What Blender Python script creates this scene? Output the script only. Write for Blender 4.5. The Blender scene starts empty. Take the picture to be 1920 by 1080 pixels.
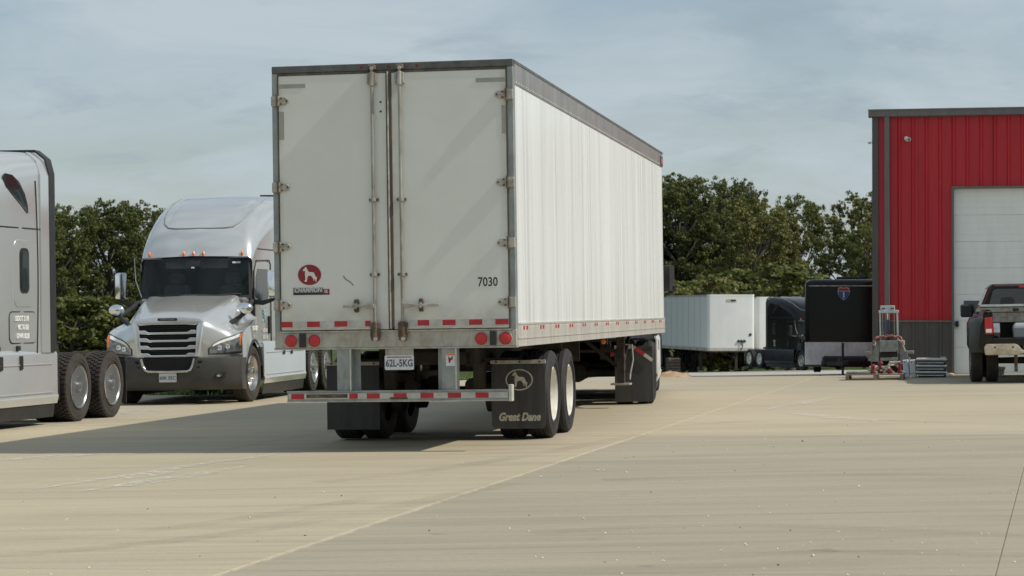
import bpy, bmesh, math, random
from mathutils import Vector, Matrix, noise as mnoise
from math import sin, cos, tan, pi, radians, sqrt, atan2

scene = bpy.context.scene
COL = scene.collection
R = radians
random.seed(7)

# ------------------------------------------------------------------ camera
F = 4300.0 / 1920.0 * 36.0
cam_d = bpy.data.cameras.new('camera'); cam = bpy.data.objects.new('camera', cam_d); COL.objects.link(cam)
cam_d.lens = F; cam_d.sensor_width = 36.0; cam_d.clip_start = 0.1; cam_d.clip_end = 5000
cam.location = (0, 0, 1.5)
cam.rotation_euler = (R(90) + math.atan(39 / 4300.0), 0, 0)
scene.camera = cam
cam_d.dof.use_dof = True; cam_d.dof.focus_distance = 27.0; cam_d.dof.aperture_fstop = 6.3

# ------------------------------------------------------------------ sky and sun
SUN_EL = 46.0
SUN_PHI = 12.7           # degrees the sun stands on the near side of the picture's right-hand direction
sun_dir = Vector((cos(R(SUN_PHI)) * cos(R(SUN_EL)), -sin(R(SUN_PHI)) * cos(R(SUN_EL)), sin(R(SUN_EL))))
world = bpy.data.worlds.new('World'); scene.world = world; world.use_nodes = True
wn, wl = world.node_tree.nodes, world.node_tree.links
wn.clear()
w_out = wn.new('ShaderNodeOutputWorld'); w_bg = wn.new('ShaderNodeBackground')
sky = wn.new('ShaderNodeTexSky'); sky.sky_type = 'NISHITA'; sky.sun_disc = False
sky.sun_elevation = R(SUN_EL); sky.sun_rotation = atan2(sun_dir.x, sun_dir.y)
sky.air_density = 1.0; sky.dust_density = 1.2; sky.ozone_density = 1.0
w_bg.inputs['Strength'].default_value = 0.10
tc = wn.new('ShaderNodeTexCoord')
sep = wn.new('ShaderNodeSeparateXYZ'); wl.new(tc.outputs['Generated'], sep.inputs[0])
zz = wn.new('ShaderNodeMath'); zz.operation = 'MAXIMUM'; wl.new(sep.outputs['Z'], zz.inputs[0]); zz.inputs[1].default_value = 0.0
za = wn.new('ShaderNodeMath'); za.operation = 'ADD'; wl.new(zz.outputs[0], za.inputs[0]); za.inputs[1].default_value = 0.45
dx = wn.new('ShaderNodeMath'); dx.operation = 'DIVIDE'; wl.new(sep.outputs['X'], dx.inputs[0]); wl.new(za.outputs[0], dx.inputs[1])
dy = wn.new('ShaderNodeMath'); dy.operation = 'DIVIDE'; wl.new(sep.outputs['Y'], dy.inputs[0]); wl.new(za.outputs[0], dy.inputs[1])
cmb = wn.new('ShaderNodeCombineXYZ'); wl.new(dx.outputs[0], cmb.inputs[0]); wl.new(dy.outputs[0], cmb.inputs[1])


def w_noise(scale, detail, rough, dist, off):
    mp = wn.new('ShaderNodeMapping'); wl.new(cmb.outputs[0], mp.inputs[0]); mp.inputs['Location'].default_value = off
    mp.inputs['Rotation'].default_value = (0, 0, R(14)); mp.inputs['Scale'].default_value = (1.0, 1.9, 1)
    n = wn.new('ShaderNodeTexNoise'); wl.new(mp.outputs[0], n.inputs['Vector'])
    n.inputs['Scale'].default_value = scale; n.inputs['Detail'].default_value = detail
    n.inputs['Roughness'].default_value = rough; n.inputs['Distortion'].default_value = dist
    return n


def w_ramp(src, p0, p1, c0=(0, 0, 0, 1), c1=(1, 1, 1, 1)):
    r = wn.new('ShaderNodeValToRGB'); wl.new(src, r.inputs[0])
    r.color_ramp.elements[0].position = p0; r.color_ramp.elements[1].position = p1
    r.color_ramp.elements[0].color = c0; r.color_ramp.elements[1].color = c1
    return r


n1 = w_noise(3.4, 9, 0.60, 0.5, (3.1, 1.7, 0)); n2 = w_noise(6.5, 9, 0.62, 0.4, (7.3, 2.2, 0))
veil = w_ramp(n1.outputs['Fac'], 0.40, 0.62, (0.30, 0.30, 0.30, 1), (1.0, 1.0, 1.0, 1))       # thin high cloud over most of the sky
wisp = w_ramp(n2.outputs['Fac'], 0.54, 0.72)                                                     # greyer wisps of cloud
m1 = wn.new('ShaderNodeMixRGB'); wl.new(veil.outputs[0], m1.inputs[0]); wl.new(sky.outputs[0], m1.inputs[1])
m1.inputs[2].default_value = (4.95, 5.75, 6.25, 1)
wm = wn.new('ShaderNodeMath'); wm.operation = 'MULTIPLY'; wl.new(wisp.outputs[0], wm.inputs[0]); wm.inputs[1].default_value = 0.75
m2 = wn.new('ShaderNodeMixRGB'); wl.new(wm.outputs[0], m2.inputs[0]); wl.new(m1.outputs[0], m2.inputs[1])
m2.inputs[2].default_value = (3.3, 4.1, 4.7, 1)
wl.new(m2.outputs[0], w_bg.inputs['Color']); wl.new(w_bg.outputs[0], w_out.inputs[0])

sun_d = bpy.data.lights.new('sun', 'SUN'); sun = bpy.data.objects.new('sun', sun_d); COL.objects.link(sun)
sun_d.energy = 3.6; sun_d.angle = R(0.6); sun_d.color = (1.0, 0.93, 0.80)
sun.rotation_euler = sun_dir.to_track_quat('Z', 'Y').to_euler()
sun.location = (20, -10, 30)

vs = scene.view_settings
vs.view_transform = 'Standard'; vs.look = 'None'; vs.exposure = 0.0; vs.gamma = 1.0; vs.use_curve_mapping = False
scene.cycles.max_bounces = 6; scene.cycles.diffuse_bounces = 3; scene.cycles.glossy_bounces = 3
scene.cycles.transmission_bounces = 4; scene.cycles.transparent_max_bounces = 6
scene.cycles.use_denoising = True


# ------------------------------------------------------------------ the lie of the land
def gz(X, Y):
    """height of the ground: the yard falls gently to the left and away, the land behind drops below it"""
    Xc = max(-16.0, min(18.0, X))
    z = 0.13 + 0.016 * Xc - 0.005 * min(Y, 53.0)
    if Y > 53.0:
        z -= 0.0270 * (min(Y, 150.0) - 53.0)
    return z


def G(px, py):
    """where the viewing ray through a photograph pixel meets the yard"""
    Y = 1.37 / ((py - 579) / 4300.0 + 0.016 * (px - 960) / 4300.0 - 0.005)
    return (px - 960) / 4300.0 * Y, Y


# ------------------------------------------------------------------ materials
MATS = {}


def mat(name, col, rough=0.5, metal=0.0, var=0.0, vscale=3.0, bump=0.0, bscale=40.0, coat=0.0, col2=None, stretch=(1, 1, 1),
        r_var=0.0, emit=None, spec=0.5, p=(0.35, 0.7), detail=6.0, world_space=False, trans=0.0):
    if name in MATS:
        return MATS[name]
    m = bpy.data.materials.new(name); m.use_nodes = True
    nt = m.node_tree; n, l = nt.nodes, nt.links
    b = n['Principled BSDF']
    b.inputs['Base Color'].default_value = (*col, 1); b.inputs['Roughness'].default_value = rough
    b.inputs['Metallic'].default_value = metal; b.inputs['Coat Weight'].default_value = coat
    b.inputs['Coat Roughness'].default_value = 0.08
    b.inputs['Specular IOR Level'].default_value = spec
    b.inputs['Transmission Weight'].default_value = trans
    if emit:
        b.inputs['Emission Color'].default_value = (*emit[0], 1); b.inputs['Emission Strength'].default_value = emit[1]
    t = n.new('ShaderNodeTexCoord'); mp = n.new('ShaderNodeMapping'); mp.inputs['Scale'].default_value = stretch
    if world_space:
        ge = n.new('ShaderNodeNewGeometry'); l.new(ge.outputs['Position'], mp.inputs[0])
    else:
        l.new(t.outputs['Object'], mp.inputs[0])
    if var or col2:
        nz = n.new('ShaderNodeTexNoise'); nz.inputs['Scale'].default_value = vscale; nz.inputs['Detail'].default_value = detail
        nz.inputs['Roughness'].default_value = 0.6
        l.new(mp.outputs[0], nz.inputs['Vector'])
        rp = n.new('ShaderNodeValToRGB'); l.new(nz.outputs['Fac'], rp.inputs[0])
        rp.color_ramp.elements[0].position = p[0]; rp.color_ramp.elements[1].position = p[1]
        c2 = col2 if col2 else tuple(min(1, c * (1 + var)) for c in col)
        c1 = col if col2 else tuple(c * (1 - var) for c in col)
        rp.color_ramp.elements[0].color = (*c1, 1); rp.color_ramp.elements[1].color = (*c2, 1)
        l.new(rp.outputs[0], b.inputs['Base Color'])
        if r_var:
            mr = n.new('ShaderNodeMapRange'); l.new(nz.outputs['Fac'], mr.inputs[0])
            mr.inputs[3].default_value = rough - r_var; mr.inputs[4].default_value = rough + r_var
            l.new(mr.outputs[0], b.inputs['Roughness'])
    if bump:
        nb = n.new('ShaderNodeTexNoise'); nb.inputs['Scale'].default_value = bscale; nb.inputs['Detail'].default_value = 4
        l.new(mp.outputs[0], nb.inputs['Vector'])
        bp = n.new('ShaderNodeBump'); bp.inputs['Strength'].default_value = bump; bp.inputs['Distance'].default_value = 0.02
        l.new(nb.outputs['Fac'], bp.inputs['Height']); l.new(bp.outputs[0], b.inputs['Normal'])
    MATS[name] = m
    return m


class NT:
    """small node-graph helper"""
    def __init__(self, name):
        self.m = bpy.data.materials.new(name); self.m.use_nodes = True
        self.n, self.l = self.m.node_tree.nodes, self.m.node_tree.links
        self.b = self.n['Principled BSDF']; MATS[name] = self.m

    def node(self, t, **kw):
        x = self.n.new(t)
        for k, v in kw.items():
            setattr(x, k, v)
        return x

    def coord(self, kind='Object', scale=(1, 1, 1), loc=(0, 0, 0), rot=(0, 0, 0)):
        if kind == 'World':
            src = self.node('ShaderNodeNewGeometry').outputs['Position']
        else:
            src = self.node('ShaderNodeTexCoord').outputs[kind]
        mp = self.node('ShaderNodeMapping'); self.l.new(src, mp.inputs[0])
        mp.inputs['Scale'].default_value = scale; mp.inputs['Location'].default_value = loc; mp.inputs['Rotation'].default_value = rot
        return mp.outputs[0]

    def noise(self, vec, scale, detail=5, rough=0.55, dist=0.0):
        x = self.node('ShaderNodeTexNoise'); self.l.new(vec, x.inputs['Vector'])
        x.inputs['Scale'].default_value = scale; x.inputs['Detail'].default_value = detail
        x.inputs['Roughness'].default_value = rough; x.inputs['Distortion'].default_value = dist
        return x.outputs['Fac']

    def ramp(self, fac, stops):
        x = self.node('ShaderNodeValToRGB'); self.l.new(fac, x.inputs[0])
        e = x.color_ramp.elements
        while len(e) < len(stops):
            e.new(0.5)
        for q, (pos, c) in zip(e, stops):
            q.position = pos
            q.color = (c, c, c, 1) if isinstance(c, (int, float)) else (*c, 1)
        return x.outputs[0]

    def mix(self, fac, a, c, mode='MIX'):
        x = self.node('ShaderNodeMixRGB', blend_type=mode)
        for i, v in ((0, fac), (1, a), (2, c)):
            if isinstance(v, (int, float)):
                x.inputs[i].default_value = v if i == 0 else (v, v, v, 1)
            elif isinstance(v, tuple):
                x.inputs[i].default_value = (*v, 1)
            else:
                self.l.new(v, x.inputs[i])
        return x.outputs[0]

    def math(self, op, a, c=0.0, clamp=False):
        x = self.node('ShaderNodeMath', operation=op, use_clamp=clamp)
        for i, v in ((0, a), (1, c)):
            if isinstance(v, (int, float)):
                x.inputs[i].default_value = v
            else:
                self.l.new(v, x.inputs[i])
        return x.outputs[0]

    def bump(self, h, strength=0.2, dist=0.02):
        x = self.node('ShaderNodeBump'); x.inputs['Strength'].default_value = strength; x.inputs['Distance'].default_value = dist
        self.l.new(h, x.inputs['Height']); self.l.new(x.outputs[0], self.b.inputs['Normal'])

    def set(self, **kw):
        for k, v in kw.items():
            s = self.b.inputs[k.replace('_', ' ')]
            if isinstance(v, (int, float)):
                s.default_value = v
            elif isinstance(v, tuple):
                s.default_value = (*v, 1)
            else:
                self.l.new(v, s)
        return self.m


# ------------------------------------------------------------------ mesh helpers
class MB:
    def __init__(self):
        self.v, self.f = [], []

    def add(self, vs_, fs):
        o = len(self.v); self.v += [tuple(p) for p in vs_]; self.f += [tuple(i + o for i in q) for q in fs]
        return self

    def box(self, x0, x1, y0, y1, z0, z1):
        v = [(x, y, z) for z in (z0, z1) for y in (y0, y1) for x in (x0, x1)]
        return self.add(v, [(0, 2, 3, 1), (4, 5, 7, 6), (0, 1, 5, 4), (2, 6, 7, 3), (0, 4, 6, 2), (1, 3, 7, 5)])

    def cbox(self, cx, cy, cz, sx, sy, sz):
        return self.box(cx - sx / 2, cx + sx / 2, cy - sy / 2, cy + sy / 2, cz - sz / 2, cz + sz / 2)

    def prism(self, poly, axis, a0, a1):
        """poly of 2-D points, extruded along axis ('x': poly=(y,z), 'y': poly=(x,z), 'z': poly=(x,y))"""
        n = len(poly)
        def P(p, a):
            return (a, p[0], p[1]) if axis == 'x' else (p[0], a, p[1]) if axis == 'y' else (p[0], p[1], a)
        v = [P(p, a0) for p in poly] + [P(p, a1) for p in poly]
        fs = [tuple(range(n))[::-1], tuple(range(n, 2 * n))] + [(i, (i + 1) % n, n + (i + 1) % n, n + i) for i in range(n)]
        return self.add(v, fs)

    def tube(self, pts, r, n=8, caps=True):
        pts = [Vector(p) for p in pts]
        rs = r if isinstance(r, (list, tuple)) else [r] * len(pts)
        rings = []
        up = None
        for i, p in enumerate(pts):
            d = (pts[min(i + 1, len(pts) - 1)] - pts[max(i - 1, 0)]).normalized()
            if up is None:
                up = Vector((0, 0, 1)) if abs(d.z) < 0.9 else Vector((1, 0, 0))
            a = d.cross(up).normalized(); c = a.cross(d).normalized(); up = c
            rings.append([p + (a * cos(2 * pi * k / n) + c * sin(2 * pi * k / n)) * rs[i] for k in range(n)])
        v = [q for rg in rings for q in rg]
        fs = [(i * n + k, i * n + (k + 1) % n, (i + 1) * n + (k + 1) % n, (i + 1) * n + k) for i in range(len(pts) - 1) for k in range(n)]
        if caps:
            fs += [tuple(range(n))[::-1], tuple(range((len(pts) - 1) * n, len(pts) * n))]
        return self.add(v, fs)

    def bar(self, a, c, w, h):
        """a straight bar of rectangular section"""
        a, c = Vector(a), Vector(c); d = (c - a).normalized()
        up = Vector((0, 0, 1)) if abs(d.z) < 0.95 else Vector((0, 1, 0))
        s = d.cross(up).normalized() * (w / 2); u = s.cross(d).normalized() * (h / 2)
        v = [p + i * s + j * u for p in (a, c) for j in (-1, 1) for i in (-1, 1)]
        return self.add(v, [(0, 2, 3, 1), (4, 5, 7, 6), (0, 1, 5, 4), (2, 6, 7, 3), (0, 4, 6, 2), (1, 3, 7, 5)])

    def lathe(self, prof, n=32, axis='x', c=(0, 0, 0), closed=False):
        """prof = [(a, r)]: a along the axis"""
        m = len(prof); v = []
        for k in range(n):
            t = 2 * pi * k / n
            for a, r in prof:
                q = (a, r * cos(t), r * sin(t)) if axis == 'x' else (r * cos(t), a, r * sin(t)) if axis == 'y' else (r * cos(t), r * sin(t), a)
                v.append((q[0] + c[0], q[1] + c[1], q[2] + c[2]))
        fs = []
        for k in range(n):
            for j in range(m - 1 if not closed else m):
                j2 = (j + 1) % m
                fs.append((k * m + j, k * m + j2, ((k + 1) % n) * m + j2, ((k + 1) % n) * m + j))
        return self.add(v, fs)

    def grid(self, fn, nu, nv):
        v = [fn(i / nu, j / nv) for j in range(nv + 1) for i in range(nu + 1)]
        w = nu + 1
        return self.add(v, [(j * w + i, j * w + i + 1, (j + 1) * w + i + 1, (j + 1) * w + i) for j in range(nv) for i in range(nu)])

    def loft(self, secs, cap0=True, cap1=True, ring=False):
        n = len(secs[0]); v = [p for s in secs for p in s]
        fs = [(i * n + k, i * n + (k + 1) % n, (i + 1) * n + (k + 1) % n, (i + 1) * n + k)
              for i in range(len(secs) - 1) for k in range(n if ring else n - 1)]
        if cap0: fs.append(tuple(range(n))[::-1])
        if cap1: fs.append(tuple(range((len(secs) - 1) * n, len(secs) * n)))
        return self.add(v, fs)

    def build(self, name, m, parent=None, smooth=None, bevel=0.0, segs=1, solid=0.0, loc=None, rot=None):
        me = bpy.data.meshes.new(name)
        me.from_pydata(self.v, [], self.f); me.update()
        bm = bmesh.new(); bm.from_mesh(me)
        if solid:
            bmesh.ops.solidify(bm, geom=bm.faces[:], thickness=solid)
        bmesh.ops.recalc_face_normals(bm, faces=bm.faces)
        if bevel:
            es = [e for e in bm.edges if len(e.link_faces) == 2 and e.calc_face_angle(0) > 0.5]
            bmesh.ops.bevel(bm, geom=es, offset=bevel, segments=segs, affect='EDGES', profile=0.6, clamp_overlap=True)
        if smooth is not None:
            for f in bm.faces: f.smooth = True
            for e in bm.edges:
                e.smooth = e.calc_face_angle(0) < R(smooth) if len(e.link_faces) == 2 else True
        bm.to_mesh(me); bm.free()
        me.materials.append(MATS[m] if isinstance(m, str) else m)
        o = bpy.data.objects.new(name, me); COL.objects.link(o)
        if parent is not None: o.parent = parent
        if loc is not None: o.location = loc
        if rot is not None: o.rotation_euler = rot
        return o


def tag(o, label=None, cat=None, group=None, kind=None):
    if label: o['label'] = label
    if cat: o['category'] = cat
    if group: o['group'] = group
    if kind: o['kind'] = kind
    return o


def empty(name, loc=(0, 0, 0), rot=(0, 0, 0), parent=None):
    o = bpy.data.objects.new(name, None); COL.objects.link(o)
    o.location = loc; o.rotation_euler = rot; o.empty_display_size = 0.3
    if parent is not None: o.parent = parent
    return o


def dup(o, parent, loc=None, rot=None, scale=None):
    c = o.copy(); COL.objects.link(c); c.parent = parent
    if loc is not None: c.location = loc
    if rot is not None: c.rotation_euler = rot
    if scale is not None: c.scale = scale
    for ch in [x for x in o.children]:
        dup(ch, c)
    return c


def text(name, s, size, m, parent, loc, rot, shear=0.0, ext=0.002, sx=1.0, bold=0.0, align='CENTER', space=1.0):
    cu = bpy.data.curves.new(name, 'FONT'); cu.body = s; cu.size = size; cu.shear = shear; cu.extrude = ext; cu.offset = bold
    cu.align_x = align; cu.align_y = 'CENTER'; cu.space_character = space; cu.resolution_u = 3
    tmp = bpy.data.objects.new('tmp_text', cu)
    me = bpy.data.meshes.new_from_object(tmp)
    bpy.data.objects.remove(tmp); bpy.data.curves.remove(cu)
    me.materials.clear(); me.materials.append(MATS[m] if isinstance(m, str) else m); me.name = name
    o = bpy.data.objects.new(name, me); COL.objects.link(o); o.parent = parent
    o.location = loc; o.rotation_euler = rot; o.scale = (sx, 1, 1)
    return o


def ground_pose(X, Y, heading):
    """location and tilt of a thing standing on the yard whose local +y points heading degrees right of straight away"""
    h = R(heading)
    e = 0.5
    sy = (gz(X + e * sin(h), Y + e * cos(h)) - gz(X - e * sin(h), Y - e * cos(h))) / (2 * e)
    sx = (gz(X + e * cos(h), Y - e * sin(h)) - gz(X - e * cos(h), Y + e * sin(h))) / (2 * e)
    return (X, Y, gz(X, Y)), (math.atan(sy), -math.atan(sx), -h)


FACE_Y = (R(90), 0, 0)              # lettering on a face looking towards -y

# ------------------------------------------------------------------ shared materials
def make_concrete():
    t = NT('concrete')
    w = t.coord('World', rot=(0, 0, R(12)))
    w2 = t.coord('World', scale=(0.22, 1.6, 1), rot=(0, 0, R(9)))
    big = t.noise(w, 0.22, 4, 0.55); mid = t.noise(w2, 1.2, 6, 0.62, 0.4); fine = t.noise(w, 26, 6, 0.7)
    base = t.ramp(big, [(0.3, (0.375, 0.325, 0.235)), (0.5, (0.41, 0.36, 0.265)), (0.72, (0.455, 0.40, 0.295))])
    c = t.mix(0.55, base, t.ramp(mid, [(0.28, (0.30, 0.262, 0.19)), (0.5, (0.42, 0.365, 0.265)), (0.75, (0.475, 0.405, 0.29))]))
    # brushed swathes left across the pour
    br = t.noise(t.coord('World', scale=(0.12, 4.0, 1), rot=(0, 0, R(12))), 2.2, 5, 0.6, 0.2)
    c = t.mix(0.55, c, t.ramp(br, [(0.3, 0.84), (0.5, 1.0), (0.7, 1.08)]), 'MULTIPLY')
    c = t.mix(1.0, c, (0.95, 0.96, 0.975), 'MULTIPLY')
    # tyre scuffs, slightly darker
    tw = t.noise(t.coord('World', scale=(0.05, 2.4, 1), rot=(0, 0, R(6))), 3.1, 4, 0.55, 0.5)
    c = t.mix(1.0, c, t.ramp(tw, [(0.60, 1.0), (0.70, 0.86), (0.78, 0.97)]), 'MULTIPLY')
    c = t.mix(1.0, c, t.ramp(fine, [(0.25, 0.88), (0.5, 1.0), (0.8, 1.07)]), 'MULTIPLY')
    # small dark spots
    sp = t.noise(w, 3.3, 2, 0.4)
    c = t.mix(1.0, c, t.ramp(sp, [(0.0, 0.8), (0.22, 0.82), (0.27, 1.0)]), 'MULTIPLY')
    oi = t.node('ShaderNodeObjectInfo')
    c = t.mix(1.0, c, oi.outputs['Color'], 'MULTIPLY')         # each pour has its own tone
    t.bump(t.mix(0.5, fine, mid), 0.25, 0.004)
    return t.set(Base_Color=c, Roughness=t.math('ADD', 0.74, t.math('MULTIPLY', mid, 0.2)), Specular_IOR_Level=0.35)


def make_paint(name, col, metal=0.55, rough=0.32, dirt=(0.30, 0.26, 0.2), dirt_amt=0.25, coat=0.35, spec=0.5):
    t = NT(name)
    o = t.coord('Object')
    n = t.noise(o, 1.4, 5, 0.6); fl = t.noise(o, 300, 2, 0.5)
    sx = t.node('ShaderNodeSeparateXYZ'); t.l.new(t.coord('Object'), sx.inputs[0])
    low = t.node('ShaderNodeMapRange'); t.l.new(sx.outputs['Z'], low.inputs[0])
    low.inputs[1].default_value = 1.3; low.inputs[2].default_value = 0.2; low.inputs[3].default_value = 0.12; low.inputs[4].default_value = 1.0
    d = t.math('MULTIPLY', t.math('MULTIPLY', t.ramp(n, [(0.35, 0.0), (0.7, 1.0)]), low.outputs[0]), dirt_amt)     # road dust thrown up from below
    c = t.mix(d, tuple(col), tuple(dirt))
    c = t.mix(0.5, c, t.ramp(fl, [(0.3, 0.93), (0.7, 1.07)]), 'MULTIPLY')
    m_ = t.math('SUBTRACT', metal, t.math('MULTIPLY', d, metal))
    return t.set(Base_Color=c, Roughness=t.math('ADD', rough, t.math('MULTIPLY', d, 0.5)), Metallic=m_, Coat_Weight=coat, Specular_IOR_Level=spec, Coat_Roughness=0.1)


def make_side_skin():
    """white trailer side: thin sheet that quilts slightly, with runs of grime down it"""
    t = NT('trailer_side_skin')
    st = t.noise(t.coord('Object', scale=(1, 6.5, 0.10)), 1.3, 6, 0.62, 0.25)
    st2 = t.noise(t.coord('Object', scale=(1, 2.6, 0.05), loc=(0, 4, 0)), 0.9, 4, 0.55)
    g = t.noise(t.coord('Object', scale=(1, 30, 0.6)), 1.0, 5, 0.6)
    c = t.ramp(st, [(0.28, (0.56, 0.59, 0.58)), (0.46, (0.665, 0.705, 0.71)), (0.65, (0.73, 0.775, 0.785))])
    c = t.mix(0.55, c, t.ramp(g, [(0.3, 0.92), (0.65, 1.03)]), 'MULTIPLY')
    ax = t.node('ShaderNodeSeparateXYZ'); t.l.new(t.coord('Object'), ax.inputs[0])
    lo = t.node('ShaderNodeMapRange'); t.l.new(ax.outputs['Z'], lo.inputs[0])
    lo.inputs[1].default_value = 1.75; lo.inputs[2].default_value = 1.3
    rust = t.math('MULTIPLY', lo.outputs[0], t.ramp(t.noise(t.coord('Object', scale=(1, 9, 0.5)), 1.0, 3), [(0.52, 0), (0.75, 0.3)]))
    c = t.mix(rust, c, (0.42, 0.34, 0.24))
    t.bump(t.mix(0.5, st2, st), 0.5, 0.03)
    return t.set(Base_Color=c, Roughness=t.math('ADD', 0.18, t.math('MULTIPLY', st, 0.25)), Metallic=0.0, Specular_IOR_Level=0.4, Coat_Weight=0.0)


def make_door_skin():
    t = NT('trailer_door_skin')
    o = t.coord('Object')
    n = t.noise(o, 1.1, 5, 0.6); run = t.noise(t.coord('Object', scale=(2.5, 1, 0.4)), 1.0, 4, 0.5)
    c = t.ramp(n, [(0.3, (0.655, 0.665, 0.61)), (0.7, (0.72, 0.73, 0.68))])
    c = t.mix(0.4, c, t.ramp(run, [(0.3, 0.93), (0.6, 1.02)]), 'MULTIPLY')
    ax = t.node('ShaderNodeSeparateXYZ'); t.l.new(o, ax.inputs[0])
    # dirt worked in along the edges of the door (object x in -0.61..0.61, z in 1.3..4.0)
    e = t.math('ABSOLUTE', ax.outputs['X'])
    ed = t.node('ShaderNodeMapRange'); t.l.new(e, ed.inputs[0]); ed.inputs[1].default_value = 0.53; ed.inputs[2].default_value = 0.625
    lo = t.node('ShaderNodeMapRange'); t.l.new(ax.outputs['Z'], lo.inputs[0]); lo.inputs[1].default_value = 1.62; lo.inputs[2].default_value = 1.3
    gr = t.math('MULTIPLY', t.math('MAXIMUM', ed.outputs[0], lo.outputs[0]), t.ramp(t.noise(o, 6, 5), [(0.3, 0.1), (0.7, 0.6)]))
    c = t.mix(gr, c, (0.30, 0.26, 0.19))
    t.bump(t.noise(t.coord('Object', scale=(1, 1, 0.5)), 1.6, 3), 0.10, 0.03)
    return t.set(Base_Color=c, Roughness=0.36, Specular_IOR_Level=0.5)


def make_weathered(name, a, b_, c_, scale=4, rough=0.6, metal=0.0, stretch=(1, 1, 1), bump=0.2):
    t = NT(name)
    o = t.coord('Object', scale=stretch)
    n = t.noise(o, scale, 6, 0.65, 0.3); n2 = t.noise(o, scale * 5, 5, 0.6)
    c = t.ramp(n, [(0.32, a), (0.5, b_), (0.68, c_)])
    c = t.mix(0.6, c, t.ramp(n2, [(0.3, 0.8), (0.65, 1.08)]), 'MULTIPLY')
    t.bump(n2, bump, 0.01)
    return t.set(Base_Color=c, Roughness=rough, Metallic=metal)


make_concrete(); make_side_skin(); make_door_skin()
make_paint('silver_paint', (0.62, 0.635, 0.63), 0.6, 0.18, dirt_amt=0.18, coat=0.5)
make_paint('white_paint', (0.74, 0.74, 0.72), 0.0, 0.3)
make_paint('black_paint', (0.009, 0.010, 0.012), 0.0, 0.16, dirt=(0.04, 0.034, 0.03), dirt_amt=0.15, coat=0.0, spec=0.2)
make_paint('cargo_black', (0.006, 0.006, 0.007), 0.0, 0.10, dirt=(0.03, 0.027, 0.025), dirt_amt=0.1, coat=0.0, spec=0.25)
make_paint('pickup_paint', (0.018, 0.017, 0.016), 0.0, 0.22, dirt=(0.10, 0.08, 0.055), dirt_amt=0.45, coat=0.0, spec=0.15)
mat('joint_filler', (0.30, 0.27, 0.21), 0.9, col2=(0.52, 0.47, 0.38), vscale=5, world_space=True)
mat('rubber', (0.020, 0.020, 0.021), 0.78, var=0.35, vscale=6, bump=0.15, bscale=60)
mat('rubber_dusty', (0.030, 0.026, 0.022), 0.85, col2=(0.058, 0.049, 0.041), vscale=4, bump=0.25, bscale=50)
mat('flap_rubber', (0.028, 0.028, 0.028), 0.55, col2=(0.055, 0.053, 0.048), vscale=2.5, stretch=(3, 1, 0.4), bump=0.1, bscale=20)
mat('black_plastic', (0.022, 0.022, 0.023), 0.55, var=0.25, vscale=4, bump=0.05, bscale=200)
mat('grey_plastic', (0.055, 0.055, 0.053), 0.55, var=0.2, vscale=3, bump=0.08, bscale=250)
mat('chassis', (0.018, 0.016, 0.014), 0.8, col2=(0.05, 0.04, 0.03), vscale=5, bump=0.2, bscale=30)
mat('chrome', (0.86, 0.87, 0.88), 0.09, 1.0, var=0.05, vscale=8)
mat('bright_trim', (0.74, 0.76, 0.79), 0.22, 0.55, var=0.05, vscale=8)
mat('alloy', (0.70, 0.70, 0.69), 0.25, 1.0, col2=(0.5, 0.48, 0.44), vscale=9)
mat('wheel_cover', (0.42, 0.43, 0.44), 0.30, 0.9, var=0.12, vscale=4)
def make_glass():
    t = NT('windscreen_glass')
    return t.set(Base_Color=(0.010, 0.016, 0.016), Roughness=0.04, Specular_IOR_Level=0.6, Alpha=0.45)


make_glass()
mat('cab_trim', (0.16, 0.16, 0.16), 0.7, var=0.2)
mat('seat_cloth', (0.20, 0.20, 0.205), 0.8, var=0.25, vscale=6)
mat('glass_dark', (0.012, 0.017, 0.020), 0.05, 0.0, spec=0.8, coat=0.6, var=0.1, vscale=2)
mat('headlight_lens', (0.10, 0.11, 0.12), 0.08, 0.2, coat=1.0, col2=(0.38, 0.39, 0.40), vscale=10)
mat('lamp_white', (0.85, 0.85, 0.82), 0.2, coat=0.6, var=0.06)
mat('lamp_amber', (0.85, 0.20, 0.025), 0.22, coat=0.6, var=0.12, vscale=20)
mat('lamp_red', (0.48, 0.012, 0.015), 0.28, coat=0.4, var=0.15, vscale=25)
mat('lamp_red_dark', (0.16, 0.01, 0.012), 0.3, coat=0.4, var=0.15, vscale=25)
mat('tape_red', (0.42, 0.018, 0.026), 0.42, var=0.22, vscale=14)
mat('tape_white', (0.55, 0.56, 0.52), 0.45, col2=(0.38, 0.37, 0.32), vscale=9)
mat('tape_patch', (0.33, 0.335, 0.29), 0.6, var=0.1, vscale=7)
make_weathered('galvanized', (0.22, 0.24, 0.235), (0.30, 0.325, 0.315), (0.36, 0.385, 0.37), 5, 0.5, 0.45, (1, 1, 0.5), 0.1)
make_weathered('frame_dark', (0.085, 0.085, 0.078), (0.125, 0.125, 0.115), (0.17, 0.165, 0.15), 5, 0.5, 0.4, (1, 1, 0.6), 0.1)
make_weathered('sill_steel', (0.30, 0.27, 0.215), (0.42, 0.40, 0.345), (0.50, 0.485, 0.44), 3.5, 0.5, 0.35, (1.5, 1, 0.8), 0.1)
make_weathered('hinge_steel', (0.30, 0.275, 0.22), (0.44, 0.42, 0.37), (0.52, 0.50, 0.45), 9, 0.5, 0.45)
make_weathered('rod_steel', (0.20, 0.17, 0.125), (0.36, 0.345, 0.30), (0.48, 0.47, 0.43), 6, 0.45, 0.55, (1, 1, 0.35))
make_weathered('rusty_steel', (0.075, 0.045, 0.028), (0.12, 0.085, 0.06), (0.20, 0.17, 0.14), 9, 0.8, 0.2)
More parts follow.
